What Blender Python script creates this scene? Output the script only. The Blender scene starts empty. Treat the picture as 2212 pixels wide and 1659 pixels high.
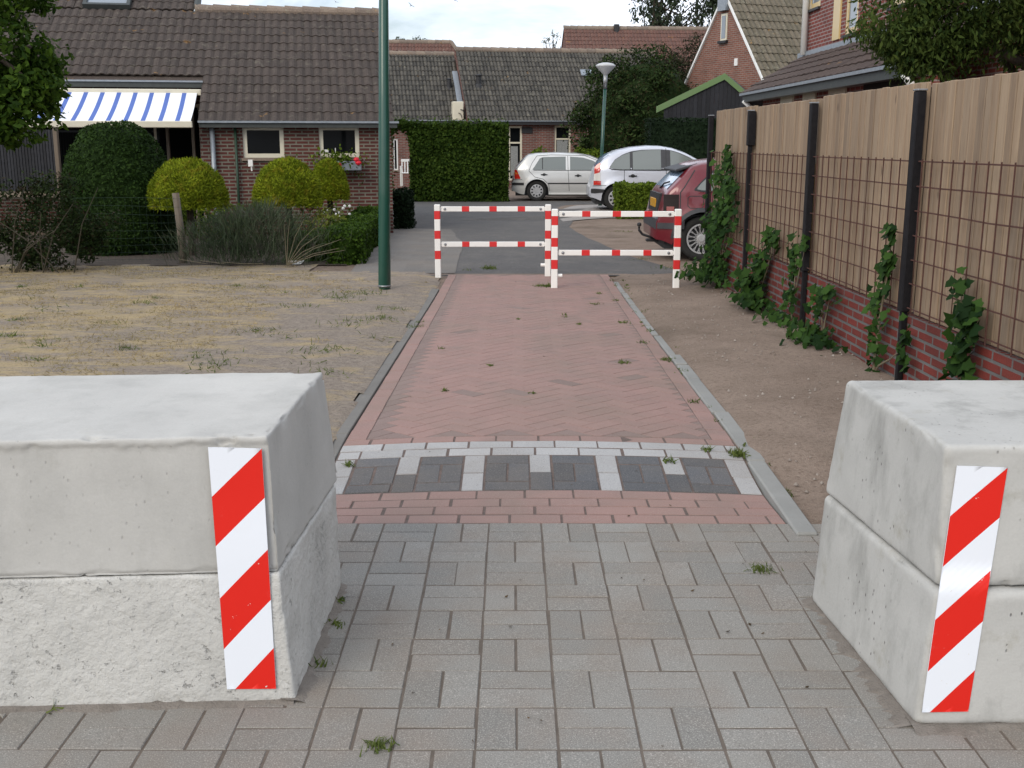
import bpy, math, random
import numpy as np
from mathutils import Vector, Matrix, noise as mnoise
random.seed(7); RNG = np.random.default_rng(7)
C = bpy.context.scene.collection
pi = math.pi; R = math.radians
def ss(a, b, x):
    t = max(0.0, min(1.0, (x-a)/(b-a))); return t*t*(3-2*t)
def lerp(a, b, t): return a+(b-a)*t

# ------------------------------------------------------------------ camera model (reference grid 2212 x 1659)
H, FP, PW, PH = 1.53, 2360.0, 2212.0, 1659.0
PITCH = math.atan((829.5-308)/FP); CP, SP = math.cos(PITCH), math.sin(PITCH)
def ray(px, py):
    cx, cy = (px-1106)/FP, (py-829.5)/FP
    return Vector((cx, CP-cy*SP, -SP-cy*CP))
def at(px, py, Y):                       # the point at distance Y along the street
    d = ray(px, py); t = Y/d.y
    return Vector((d.x*t, Y, H+d.z*t))
def xc(y): return .14+.0076*(y-5.4)      # centre line of the brick path
def base_z(y):
    if y < 4.62: return 0.0
    if y < 5.36: return .055*ss(4.6, 5.36, y)
    if y < 13.3: return .055+(y-5.36)*(-.135/7.94)
    return -.08-.12*ss(13.3, 31, y)
def gz(x, y):
    z = base_z(y)
    z += .13*ss(.6, 2.2, x)*ss(20, 25, y)*(1-ss(28.5, 31.5, y))
    z += .03*ss(1.5, 2.6, x)*ss(11, 14.5, y)*(1-ss(17, 20, y))
    return z
def pz(x, y):                            # path surface with its camber
    t = x-xc(y)
    return gz(x, y)-.028*min(1.5, t*t)*ss(4.1, 4.9, y)*(1-ss(11, 13.4, y))
def G(px, py):
    d = ray(px, py); z = 0
    for _ in range(8):
        t = (z-H)/d.z; z = gz(d.x*t, d.y*t)
    return Vector((d.x*t, d.y*t, z))

# ------------------------------------------------------------------ scene objects
def settag(o, label=None, cat=None, group=None, kind=None):
    if label: o['label'] = label
    if cat: o['category'] = cat
    if group: o['group'] = group
    if kind: o['kind'] = kind
    return o
def thing(name, label, cat, loc=(0, 0, 0), rz=0, group=None):
    o = bpy.data.objects.new(name, None); C.objects.link(o)
    o.empty_display_size = .2; o.location = loc; o.rotation_euler = (0, 0, rz)
    return settag(o, label, cat, group)
def copy_tree(o, parent=None):
    c = o.copy(); C.objects.link(c)
    if parent: c.parent = parent
    for ch in list(o.children): copy_tree(ch, c)
    return c
def link(name, me, mats, parent, world):
    for m in mats: me.materials.append(m)
    o = bpy.data.objects.new(name, me); C.objects.link(o)
    if parent is not None:
        o.parent = parent
        if world and parent.type == 'EMPTY': o.matrix_parent_inverse = Matrix.Translation(-Vector(parent.location))
        elif world and parent.parent is None: o.matrix_parent_inverse = Matrix.Translation(-Vector(parent.location))
    elif world and len(me.vertices):
        n = len(me.vertices); a = np.empty(n*3, np.float32); me.vertices.foreach_get('co', a); a = a.reshape(-1, 3)
        org = np.array([(a[:, 0].min()+a[:, 0].max())/2, (a[:, 1].min()+a[:, 1].max())/2, a[:, 2].min()], np.float32)
        me.vertices.foreach_set('co', (a-org).ravel()); o.location = [float(q) for q in org]
    return o
class MB:
    def __init__(s): s.v = []; s.f = []; s.m = []; s.r = []
    def add(s, vs, fs, mi=0, r=None):
        b = len(s.v); s.v += [tuple(p) for p in vs]
        if r is None: r = random.random()
        for f in fs: s.f.append([b+i for i in f]); s.m.append(mi); s.r.append(r)
    def quad(s, a, b, c, d, mi=0, r=None): s.add([a, b, c, d], [(0, 1, 2, 3)], mi, r)
    def hexa(s, p, mi=0, r=None):       # 8 points: bottom ring 0-3, top ring 4-7
        s.add(p, [(0, 3, 2, 1), (4, 5, 6, 7), (0, 1, 5, 4), (1, 2, 6, 5), (2, 3, 7, 6), (3, 0, 4, 7)], mi, r)
    def box(s, x0, x1, y0, y1, z0, z1, mi=0, F=None, r=None):
        P = F or (lambda a, b, c: (a, b, c))
        s.hexa([P(x0, y0, z0), P(x1, y0, z0), P(x1, y1, z0), P(x0, y1, z0), P(x0, y0, z1), P(x1, y0, z1), P(x1, y1, z1), P(x0, y1, z1)], mi, r)
    def bbox(s, x0, x1, y0, y1, z0, z1, b=.01, mi=0, F=None, r=None):   # box with chamfered edges
        P = F or (lambda a, b, c: (a, b, c)); X, Y, Z = (x0, x1), (y0, y1), (z0, z1)
        vs = []; idx = {}
        for i in (0, 1):
            for j in (0, 1):
                for k in (0, 1):
                    sx, sy, sz = (1, -1)[i], (1, -1)[j], (1, -1)[k]
                    for ax in range(3):
                        p = [X[i]+sx*b, Y[j]+sy*b, Z[k]+sz*b]; p[ax] = (X[i], Y[j], Z[k])[ax]
                        idx[(i, j, k, ax)] = len(vs); vs.append(P(*p))
        fs = []
        for i in (0, 1): fs.append([idx[(i, 0, 0, 0)], idx[(i, 1, 0, 0)], idx[(i, 1, 1, 0)], idx[(i, 0, 1, 0)]])
        for j in (0, 1): fs.append([idx[(0, j, 0, 1)], idx[(1, j, 0, 1)], idx[(1, j, 1, 1)], idx[(0, j, 1, 1)]])
        for k in (0, 1): fs.append([idx[(0, 0, k, 2)], idx[(1, 0, k, 2)], idx[(1, 1, k, 2)], idx[(0, 1, k, 2)]])
        for i in (0, 1):
            for j in (0, 1): fs.append([idx[(i, j, 0, 0)], idx[(i, j, 1, 0)], idx[(i, j, 1, 1)], idx[(i, j, 0, 1)]])
        for i in (0, 1):
            for k in (0, 1): fs.append([idx[(i, 0, k, 0)], idx[(i, 1, k, 0)], idx[(i, 1, k, 2)], idx[(i, 0, k, 2)]])
        for j in (0, 1):
            for k in (0, 1): fs.append([idx[(0, j, k, 1)], idx[(1, j, k, 1)], idx[(1, j, k, 2)], idx[(0, j, k, 2)]])
        for i in (0, 1):
            for j in (0, 1):
                for k in (0, 1): fs.append([idx[(i, j, k, a)] for a in range(3)])
        s.add(vs, fs, mi, r)
    def tube(s, pts, rad, n=10, mi=0, cap=True, r=None):
        pts = [Vector(p) for p in pts]; rads = rad if isinstance(rad, (list, tuple)) else [rad]*len(pts)
        vs = []; fs = []
        for i, p in enumerate(pts):
            d = (pts[min(i+1, len(pts)-1)]-pts[max(i-1, 0)]).normalized()
            a = d.cross(Vector((0, 0, 1))); a = a.normalized() if a.length > 1e-3 else Vector((1, 0, 0)); b = d.cross(a)
            for k in range(n):
                t = 2*pi*k/n; vs.append(p+(a*math.cos(t)+b*math.sin(t))*rads[i])
        for i in range(len(pts)-1):
            for k in range(n): fs.append((i*n+k, i*n+(k+1) % n, (i+1)*n+(k+1) % n, (i+1)*n+k))
        if cap: fs += [tuple(range(n-1, -1, -1)), tuple(range((len(pts)-1)*n, len(pts)*n))]
        s.add(vs, fs, mi, r)
    def lathe(s, prof, n=24, F=None, mi=0, r=None):   # prof (radius, height)
        P = F or (lambda a, b, c: (a, b, c)); vs = []; fs = []
        for (q, h) in prof:
            for k in range(n): t = 2*pi*k/n; vs.append(P(q*math.cos(t), q*math.sin(t), h))
        for i in range(len(prof)-1):
            for k in range(n): fs.append((i*n+k, i*n+(k+1) % n, (i+1)*n+(k+1) % n, (i+1)*n+k))
        s.add(vs, fs, mi, r)
    def build(s, name, mats, parent=None, smooth=False, world=True, recalc=True):
        if not isinstance(mats, (list, tuple)): mats = [mats]
        me = bpy.data.meshes.new(name); me.from_pydata(s.v, [], s.f); me.polygons.foreach_set('material_index', s.m)
        if recalc:
            import bmesh
            bm = bmesh.new(); bm.from_mesh(me); bmesh.ops.recalc_face_normals(bm, faces=bm.faces); bm.to_mesh(me); bm.free()
        if smooth: me.polygons.foreach_set('use_smooth', [True]*len(s.f))
        at_ = me.attributes.new('rnd', 'FLOAT', 'FACE'); at_.data.foreach_set('value', s.r)
        uv = me.uv_layers.new(name='UVMap'); data = np.zeros((len(me.loops), 2), np.float32); V = s.v
        for p in me.polygons:
            n = p.normal
            if abs(n.z) > .97: ux, uy, uz = 1, 0, 0; wx, wy, wz = 0, 1, 0
            else:
                l = math.hypot(n.x, n.y); ux, uy, uz = -n.y/l, n.x/l, 0
                wx, wy, wz = n.y*uz-n.z*uy, n.z*ux-n.x*uz, n.x*uy-n.y*ux
            for li in p.loop_indices:
                q = V[me.loops[li].vertex_index]
                data[li] = (q[0]*ux+q[1]*uy, q[0]*wx+q[1]*wy+q[2]*wz)
        uv.data.foreach_set('uv', data.ravel())
        return link(name, me, mats, parent, world)
LEAF = [(0, 0), (.42, .4), (.3, .7), (0, 1), (-.3, .7), (-.42, .4)]
DIAM = [(0, 0), (.5, .45), (0, 1), (-.5, .45)]
IVY = [(0, .05), (.5, 0), (.32, .38), (.42, .6), (0, 1), (-.42, .6), (-.32, .38), (-.5, 0)]
BLADE = [(-.5, 0), (.5, 0), (0, 1)]
def leaves(name, cen, mat, parent=None, size=.06, width=.6, tmpl=DIAM, nrm=None, nj=.6, fold=.25, up=None, world=True, jit=.4, core=None):
    """many small leaf faces: centres (N,3); nrm preferred facing; up preferred growing direction"""
    cen = np.asarray(cen, float); n = len(cen)
    a = RNG.normal(size=(n, 3))*nj
    if nrm is not None: a += nrm
    a /= np.linalg.norm(a, axis=1)[:, None]+1e-9
    g = RNG.normal(size=(n, 3))
    if up is not None: g = g*.35+up
    g -= a*np.sum(g*a, 1)[:, None]; g /= np.linalg.norm(g, axis=1)[:, None]+1e-9
    t = np.cross(a, g); L = size*(1+jit*RNG.uniform(-1, 1, n)); k = len(tmpl)
    vs = np.zeros((n, k, 3))
    for i, (x, y) in enumerate(tmpl):
        vs[:, i] = cen+t*(x*width*L)[:, None]+g*((y-.3)*L)[:, None]-a*(abs(x)*fold*L)[:, None]
    co = vs.reshape(-1, 3); rn = RNG.uniform(0, 1, n); cv, cf = ([], [])
    if core: cv, cf = core
    nv = len(co); me = bpy.data.meshes.new(name)
    allv = np.vstack([co, np.array(cv)]) if len(cv) else co
    loops = np.concatenate([np.arange(nv)]+[np.array(f)+nv for f in cf]) if len(cf) else np.arange(nv)
    tot = np.concatenate([np.full(n, k), np.array([len(f) for f in cf], int)]) if len(cf) else np.full(n, k)
    me.vertices.add(len(allv)); me.vertices.foreach_set('co', allv.astype(np.float32).ravel())
    me.loops.add(len(loops)); me.loops.foreach_set('vertex_index', loops.astype(np.int32))
    me.polygons.add(len(tot)); st = np.concatenate([[0], np.cumsum(tot)[:-1]])
    me.polygons.foreach_set('loop_start', st.astype(np.int32)); me.polygons.foreach_set('loop_total', tot.astype(np.int32))
    me.update(calc_edges=True); me.validate()
    at_ = me.attributes.new('rnd', 'FLOAT', 'FACE')
    at_.data.foreach_set('value', np.concatenate([rn, np.full(len(tot)-n, .2)]).astype(np.float32))
    return link(name, me, [mat], parent, world)
def vnoise(p, s): return np.array([mnoise.noise(Vector(q)*s) for q in p])
def dome_core(c, rx, ry, rz, zlow, n=20, m=9, k=.93, pw=1):
    vs = []; fs = []
    for i in range(m+1):
        ph = lerp(math.asin(max(-1, min(1, (zlow-c[2])/rz))), pi/2*.98, i/m)
        for j in range(n):
            t = 2*pi*j/n; vs.append((c[0]+rx*k*math.cos(ph)**pw*math.cos(t), c[1]+ry*k*math.cos(ph)**pw*math.sin(t), c[2]+rz*k*math.sin(ph)))
    for i in range(m):
        for j in range(n): fs.append((i*n+j, i*n+(j+1) % n, (i+1)*n+(j+1) % n, (i+1)*n+j))
    fs.append(tuple(range(n-1, -1, -1))); fs.append(tuple(range(m*n, m*n+n)))
    return vs, fs
def dome_pts(c, rx, ry, rz, zlow, n, amp=.04, depth=.08, fs=3.0, pw=1):
    d = RNG.normal(size=(n*3, 3)); d /= np.linalg.norm(d, axis=1)[:, None]
    d = d[(d[:, 2]*rz+c[2]) > zlow][:n]
    p = d*np.array([rx, ry, rz]); hl = np.linalg.norm(d[:, :2], axis=1); p[:, :2] *= (hl**(pw-1))[:, None]; q = p+np.array(c)
    s = 1+amp*vnoise(q, fs)-depth*RNG.uniform(0, 1, len(d))**2
    nr = d/np.array([rx, ry, rz]); nr /= np.linalg.norm(nr, axis=1)[:, None]
    return p*s[:, None]+np.array(c), nr
def hedge(name, P, L, D, Ht, mat, label, cat, group=None, n=12000, size=.05, amp=.05, round_top=0, parent=None, nj=.7, tmpl=DIAM, width=.7, zb=0, extra=None):
    """clipped hedge in the frame P(u,v,z): u 0..L, v 0..D, z zb..Ht"""
    hh = Ht-zb; areas = np.array([L*hh, L*hh, D*hh, D*hh, L*D]); w = areas/areas.sum(); pts = []; nr = []
    for fi, (cnt) in enumerate((w*n).astype(int)):
        a, b = RNG.uniform(0, 1, cnt), RNG.uniform(0, 1, cnt); dp = RNG.uniform(0, 1, cnt)**2*.12
        if fi == 0: q = np.c_[a*L, dp, zb+b*hh]; m = (0, -1, 0)
        if fi == 1: q = np.c_[a*L, D-dp, zb+b*hh]; m = (0, 1, 0)
        if fi == 2: q = np.c_[dp, a*D, zb+b*hh]; m = (-1, 0, 0)
        if fi == 3: q = np.c_[L-dp, a*D, zb+b*hh]; m = (1, 0, 0)
        if fi == 4: q = np.c_[a*L, b*D, Ht-dp]; m = (0, 0, 1)
        q = q+np.array(m)*(amp*vnoise(q+fi*7, 2.5)+amp*.6*vnoise(q+fi*3, 7))[:, None]
        pts.append(q); nr.append(np.tile(m, (cnt, 1)))
    pts = np.vstack(pts); nr = np.vstack(nr).astype(float)
    if extra is not None: pts = np.vstack([pts, extra]); nr = np.vstack([nr, np.tile((0, 0, 1.), (len(extra), 1))])
    o0 = Vector(P(0, 0, 0)); ex = Vector(P(1, 0, 0))-o0; ey = Vector(P(0, 1, 0))-o0
    M = np.array([ex, ey, (0, 0, 1)]); W = pts@M+np.array(o0); NW = nr@M
    i = .09
    cv = [P(i, i, zb), P(L-i, i, zb), P(L-i, D-i, zb), P(i, D-i, zb), P(i, i, Ht-i), P(L-i, i, Ht-i), P(L-i, D-i, Ht-i), P(i, D-i, Ht-i)]
    cf = [(0, 3, 2, 1), (4, 5, 6, 7), (0, 1, 5, 4), (1, 2, 6, 5), (2, 3, 7, 6), (3, 0, 4, 7)]
    o = leaves(name, W, mat, parent, size, width, tmpl, NW, nj, core=([tuple(p) for p in cv], cf))
    if label: settag(o, label, cat, group)
    return o
def crown_pts(c, r, nclump, per, cr, flat=.8):
    c = np.array(c); out = []; nr = []
    d = RNG.normal(size=(nclump, 3)); d /= np.linalg.norm(d, axis=1)[:, None]
    cc = c+d*np.array(r)*(RNG.uniform(.25, 1, nclump)**.5)[:, None]
    for q in cc:
        e = RNG.normal(size=(per, 3)); e /= np.linalg.norm(e, axis=1)[:, None]
        s = cr*RNG.uniform(.6, 1.3)
        out.append(q+e*(RNG.uniform(.3, 1, per)**.6)[:, None]*s*np.array([1, 1, flat])); nr.append(e+np.array([0, 0, .5]))
    return np.vstack(out), np.vstack(nr), cc

# ------------------------------------------------------------------ materials
def srgb(*c): return tuple((v/255/12.92 if v/255 <= .04045 else ((v/255+.055)/1.055)**2.4) for v in c)+(1,)
def c4(c): return tuple(c)+(1,) if len(c) == 3 else tuple(c)
class NT:
    def __init__(s, name):
        s.m = bpy.data.materials.new(name); s.m.use_nodes = True; s.t = s.m.node_tree; s.b = s.t.nodes['Principled BSDF']; s.out = s.t.nodes['Material Output']
    def n(s, typ, **k):
        q = s.t.nodes.new(typ)
        for a, v in k.items():
            if hasattr(q, a): setattr(q, a, v)
            else: s.set(q.inputs[a], v)
        return q
    def set(s, inp, v):
        if isinstance(v, bpy.types.NodeSocket): s.t.links.new(v, inp)
        else: inp.default_value = v
    def co(s, kind='Object'): return s.n('ShaderNodeTexCoord').outputs[kind]
    def noise(s, vec, scale, detail=4, rough=.55, dist=0):
        q = s.n('ShaderNodeTexNoise'); s.set(q.inputs['Vector'], vec); q.inputs['Scale'].default_value = scale
        q.inputs['Detail'].default_value = detail; q.inputs['Roughness'].default_value = rough; q.inputs['Distortion'].default_value = dist
        return q.outputs['Fac']
    def ramp(s, fac, a, b, ca=(0, 0, 0, 1), cb=(1, 1, 1, 1)):
        q = s.n('ShaderNodeValToRGB'); s.set(q.inputs[0], fac); e = q.color_ramp.elements
        e[0].position = a; e[0].color = c4(ca); e[1].position = b; e[1].color = c4(cb); return q.outputs[0]
    def mix(s, fac, a, b, mode='MIX'):
        q = s.n('ShaderNodeMix'); q.data_type = 'RGBA'; q.blend_type = mode
        s.set(q.inputs[0], fac); s.set(q.inputs[6], c4(a) if isinstance(a, tuple) else a); s.set(q.inputs[7], c4(b) if isinstance(b, tuple) else b)
        return q.outputs[2]
    def math(s, op, a, b=0.0):
        q = s.n('ShaderNodeMath'); q.operation = op; s.set(q.inputs[0], a); s.set(q.inputs[1], b); return q.outputs[0]
    def attr(s): return s.n('ShaderNodeAttribute', attribute_name='rnd').outputs['Fac']
    def scale(s, vec, sc):
        q = s.n('ShaderNodeMapping'); s.set(q.inputs['Vector'], vec); q.inputs['Scale'].default_value = sc; return q.outputs[0]
    def bump(s, h, strength=.3, dist=.01):
        q = s.n('ShaderNodeBump'); s.set(q.inputs['Height'], h); q.inputs['Strength'].default_value = strength; q.inputs['Distance'].default_value = dist
        s.t.links.new(q.outputs[0], s.b.inputs['Normal'])
    def fin(s, col, rough=.8, metal=0, spec=.5, coat=0):
        s.set(s.b.inputs['Base Color'], c4(col) if isinstance(col, tuple) else col); s.set(s.b.inputs['Roughness'], rough)
        s.b.inputs['Metallic'].default_value = metal; s.b.inputs['Specular IOR Level'].default_value = spec; s.b.inputs['Coat Weight'].default_value = coat
        return s.m
def m_basic(name, c1, c2=None, sc=8, rough=.6, bump=0, bs=40, rnd=0, metal=0, spec=.4, coat=0, kind='Object', dist=.004):
    s = NT(name); v = s.co(kind); c2 = c2 or tuple(q*.8 for q in c1[:3])
    col = s.mix(s.ramp(s.noise(v, sc, 5), .3, .7), c1, c2)
    if rnd: col = s.mix(1, col, s.ramp(s.attr(), 0, 1, (1-rnd,)*3, (1+rnd,)*3), 'MULTIPLY')
    if bump: s.bump(s.noise(v, bs, 3), bump, dist)
    return s.fin(col, rough, metal, spec, coat)
def m_leaf(name, dark, light, trans=.3, rough=.55, patch=1.2, third=None):
    s = NT(name); v = s.co('Object')
    col = s.mix(s.attr(), dark, light)
    if third: col = s.mix(s.ramp(s.noise(v, 9, 2), .55, .66), col, third)
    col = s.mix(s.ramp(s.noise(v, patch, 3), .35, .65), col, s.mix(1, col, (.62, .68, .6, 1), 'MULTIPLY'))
    s.fin(col, .7, 0, .1)
    tr = s.n('ShaderNodeBsdfTranslucent'); s.set(tr.inputs[0], col); mx = s.n('ShaderNodeMixShader'); mx.inputs[0].default_value = trans
    s.t.links.new(s.b.outputs[0], mx.inputs[1]); s.t.links.new(tr.outputs[0], mx.inputs[2]); s.t.links.new(mx.outputs[0], s.out.inputs[0])
    return s.m
def m_brick(name, ca, cb, mortar, bw=.22, rh=.0625, ms=.011, rough=.85, var=.35, patch=None):
    s = NT(name); v = s.co('UV'); q = s.n('ShaderNodeTexBrick'); s.set(q.inputs['Vector'], v)
    q.inputs['Color1'].default_value = c4(ca); q.inputs['Color2'].default_value = c4(cb); q.inputs['Mortar'].default_value = c4(mortar)
    q.inputs['Scale'].default_value = 1; q.inputs['Brick Width'].default_value = bw; q.inputs['Row Height'].default_value = rh
    q.inputs['Mortar Size'].default_value = ms; q.inputs['Mortar Smooth'].default_value = .2; q.inputs['Bias'].default_value = 0
    n = s.noise(v, 3, 5); col = s.mix(s.ramp(n, .3, .75), q.outputs['Color'], s.mix(1, q.outputs['Color'], (1-var, 1-var, 1-var, 1), 'MULTIPLY'))
    col = s.mix(s.math('MULTIPLY', s.noise(v, 60, 3), .3), col, (.06, .05, .045, 1))
    if patch: col = s.mix(s.math('MULTIPLY', s.ramp(s.noise(v, 1.6, 5), .5, .75), .5), col, patch)
    s.bump(s.math('ADD', s.math('MULTIPLY', q.outputs['Fac'], -1.0), s.math('MULTIPLY', s.noise(v, 90, 2), .5)), .6, .008)
    return s.fin(col, rough, 0, .2)
def m_paver(name, base, var=.16, speck=.35, rough=.9, tint=None):
    s = NT(name); v = s.co('Object'); a = s.attr()
    col = s.mix(1, base, s.ramp(a, 0, 1, (1-var,)*3, (1+var,)*3), 'MULTIPLY')
    if tint: col = s.mix(s.ramp(s.noise(v, 4, 4), .45, .7), col, tint)
    col = s.mix(s.math('MULTIPLY', s.ramp(s.noise(v, 260, 2), .52, .72), speck), col, (.6, .57, .52, 1))
    col = s.mix(s.math('MULTIPLY', s.ramp(s.noise(v, 190, 2), .58, .72), speck), col, (.05, .045, .04, 1))
    col = s.mix(s.math('MULTIPLY', s.ramp(s.noise(v, 1.3, 6, .65), .42, .7), .42), col, (.2, .165, .13, 1))
    s.bump(s.noise(v, 240, 3), .35, .002)
    return s.fin(col, rough, 0, .25)
def m_concrete(name, base, stain=.5, rough_bump=.15, pits=1.0, lump=0):
    s = NT(name); v = s.co('Object')
    col = s.mix(s.ramp(s.noise(v, 2.2, 6, .6), .3, .7), base, tuple(q*.8 for q in base[:3]))
    st = s.noise(s.scale(v, (3.2, 3.2, 1.5)), 1.5, 7, .68, .15)
    col = s.mix(s.math('MULTIPLY', s.ramp(st, .5, .82), stain), col, (.2, .2, .185, 1))
    col = s.mix(s.math('MULTIPLY', s.ramp(s.noise(v, 5.5, 7, .7), .58, .72), stain*.6), col, (.3, .28, .22, 1))
    col = s.mix(s.math('MULTIPLY', s.noise(v, 160, 3), .22), col, (.2, .2, .19, 1))
    vo = s.n('ShaderNodeTexVoronoi'); s.set(vo.inputs['Vector'], s.scale(v, (1, 1, .55))); vo.inputs['Scale'].default_value = 46
    msk = s.ramp(s.noise(v, 3.1, 3), .5, .62)
    pit = s.math('MULTIPLY', s.ramp(vo.outputs['Distance'], .07, .16, (1, 1, 1), (0, 0, 0)), s.math('MULTIPLY', msk, pits))
    col = s.mix(s.math('MULTIPLY', pit, .75), col, (.09, .085, .08, 1))
    h = s.math('SUBTRACT', s.math('MULTIPLY', s.noise(v, 70, 5, .6), rough_bump), s.math('MULTIPLY', pit, .5))
    if lump:
        h = s.math('ADD', h, s.math('MULTIPLY', s.noise(v, 26, 6, .62), lump))
        cr = s.noise(v, 15, 5, .7, 1.0); crm = s.ramp(s.math('ABSOLUTE', s.math('SUBTRACT', cr, .5)), .0, .022, (1, 1, 1), (0, 0, 0))
        crm = s.math('MULTIPLY', crm, s.ramp(s.noise(v, 4.2, 3), .58, .72)); col = s.mix(s.math('MULTIPLY', crm, .12), col, (.1, .1, .09, 1))
        h = s.math('SUBTRACT', h, s.math('MULTIPLY', crm, .12)); hole = s.ramp(s.noise(v, 42, 4, .7), .6, .68); hole = s.math('MULTIPLY', hole, s.ramp(s.noise(v, 5, 3), .45, .6)); h = s.math('SUBTRACT', h, s.math('MULTIPLY', hole, .35)); col = s.mix(s.math('MULTIPLY', hole, .45), col, (.2, .2, .19, 1))
    s.bump(h, .9 if lump else .55, .014 if lump else .012)
    return s.fin(col, .9, 0, .2)
def m_tile(name, base, alt, moss=.2, var=.28, lich=(.42, .22, .05, 1)):
    s = NT(name); v = s.co('Object'); a = s.attr()
    col = s.mix(s.ramp(a, .1, .9), base, alt)
    col = s.mix(1, col, s.ramp(s.noise(v, 40, 3), .3, .75, (1-var,)*3, (1+var,)*3), 'MULTIPLY')
    col = s.mix(s.math('MULTIPLY', s.ramp(s.noise(v, 7, 5, .7), .56, .72), moss), col, (.34, .32, .24, 1))
    col = s.mix(s.math('MULTIPLY', s.ramp(s.noise(v, 2.3, 4, .7), .66, .74), .55), col, lich)
    s.bump(s.noise(v, 60, 3), .3, .004)
    return s.fin(col, .85, 0, .25)
def m_wood(name, base, alt, dark):
    s = NT(name); v = s.co('UV'); a = s.attr()
    vv = s.n('ShaderNodeVectorMath'); vv.operation = 'ADD'; s.set(vv.inputs[0], s.scale(v, (1, .06, 1)))
    cmb = s.n('ShaderNodeCombineXYZ'); s.set(cmb.inputs[0], s.math('MULTIPLY', a, 37.0)); s.set(cmb.inputs[1], s.math('MULTIPLY', a, 11.0)); s.set(vv.inputs[1], cmb.outputs[0])
    g = s.noise(vv.outputs[0], 60, 6, .6, .8); big = s.noise(vv.outputs[0], 9, 4)
    col = s.mix(s.ramp(g, .35, .7), base, alt); col = s.mix(s.ramp(big, .4, .7), col, s.mix(1, col, (.8, .74, .7, 1), 'MULTIPLY'))
    col = s.mix(1, col, s.ramp(a, 0, 1, (.78, .78, .79), (1.15, 1.12, 1.07)), 'MULTIPLY')
    vo = s.n('ShaderNodeTexVoronoi'); s.set(vo.inputs['Vector'], s.scale(v, (1, .5, 1))); vo.inputs['Scale'].default_value = 5.5
    col = s.mix(s.ramp(vo.outputs['Distance'], .05, .12, (.8, .8, .8), (0, 0, 0)), col, dark)
    s.bump(g, .25, .003)
    return s.fin(col, .8, 0, .2)
def m_glass(name, tint=(.006, .007, .008), rough=.03, spec=.9):
    s = NT(name); return s.fin(tuple(tint)+(1,), rough, 0, spec)
def m_paint(name, col, rough=.28, metal=.0, coat=.6, dirt=.12):
    s = NT(name); v = s.co('Object'); k = s.mix(s.math('MULTIPLY', s.ramp(s.noise(v, 2.5, 6, .65), .45, .75), dirt), col, (.22, .2, .17, 1))
    s.fin(k, rough, metal, .5, coat); s.b.inputs['Coat Roughness'].default_value = .06; return s.m

M = {}
M['soil'] = None
def m_soil():
    s = NT('sandy_soil'); v = s.co('Object')
    col = s.mix(s.ramp(s.noise(v, 1.7, 6, .65), .3, .7), (.285, .222, .178, 1), (.195, .148, .116, 1))
    col = s.mix(s.math('MULTIPLY', s.ramp(s.noise(v, 38, 4, .7), .5, .7), .55), col, (.085, .06, .045, 1))
    col = s.mix(s.math('MULTIPLY', s.ramp(s.noise(v, 120, 2), .62, .72), .6), col, (.42, .37, .31, 1))
    col = s.mix(s.math('MULTIPLY', s.ramp(s.noise(v, .8, 6, .7), .48, .68), .55), col, (.085, .068, .05, 1))
    s.bump(s.math('ADD', s.noise(v, 26, 6, .7), s.math('MULTIPLY', s.noise(v, 130, 3), .4)), .7, .02)
    return s.fin(col, .95, 0, .1)
M['soil'] = m_soil()
def m_lawn():
    s = NT('parched_lawn'); v = s.co('Object'); st = s.scale(v, (1, 2.2, 1))
    n1 = s.noise(st, 2.1, 6, .68, .5); n2 = s.noise(s.scale(v, (10, 30, 10)), 1.6, 5, .7)
    straw = s.mix(s.ramp(n2, .3, .7), (.46, .365, .215, 1), (.31, .245, .15, 1))
    sand = s.mix(s.ramp(s.noise(v, 20, 5, .7), .35, .65), (.31, .265, .22, 1), (.215, .18, .15, 1))
    sx = s.n('ShaderNodeSeparateXYZ'); s.set(sx.inputs[0], v); n1 = s.math('ADD', n1, s.math('MULTIPLY', s.ramp(s.math('MULTIPLY', sx.outputs[0], .2), .52, .86), .09))
    col = s.mix(s.ramp(n1, .4, .58), straw, sand)
    col = s.mix(s.math('MULTIPLY', s.ramp(s.noise(v, 1.3, 6, .7), .6, .7), .5), col, (.11, .12, .045, 1))
    col = s.mix(s.math('MULTIPLY', s.ramp(s.noise(v, 60, 3), .56, .7), .6), col, (.08, .065, .045, 1))
    s.bump(s.math('ADD', s.noise(v, 30, 6, .7), s.math('MULTIPLY', n2, .6)), .8, .025)
    return s.fin(col, .95, 0, .08)
M['lawn'] = m_lawn(); M['bed'] = m_basic('dark_garden_soil', (.06, .045, .035, 1), (.1, .08, .062, 1), 12, .95, .6, 60, dist=.02)
def m_asphalt():
    s = NT('asphalt'); v = s.co('Object')
    col = s.mix(s.ramp(s.noise(v, .9, 6, .6), .3, .7), (.1, .097, .097, 1), (.132, .125, .118, 1))
    col = s.mix(s.math('MULTIPLY', s.ramp(s.noise(v, 150, 2), .55, .7), .5), col, (.34, .33, .31, 1))
    col = s.mix(s.math('MULTIPLY', s.ramp(s.noise(v, 120, 2), .55, .68), .5), col, (.04, .04, .04, 1))
    col = s.mix(s.ramp(s.noise(v, 22, 4, .75), .35, .7), col, s.mix(1, col, (.72, .71, .7, 1), 'MULTIPLY')); col = s.mix(s.math('MULTIPLY', s.ramp(s.noise(v, 2.5, 6, .7), .5, .7), .35), col, (.19, .17, .15, 1))
    s.bump(s.noise(v, 160, 3), .5, .004); return s.fin(col, .9, 0, .2)
M['asphalt'] = m_asphalt()
M['sidewalk'] = m_paver('dusty_sidewalk', (.14, .13, .12, 1), .1)
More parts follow.
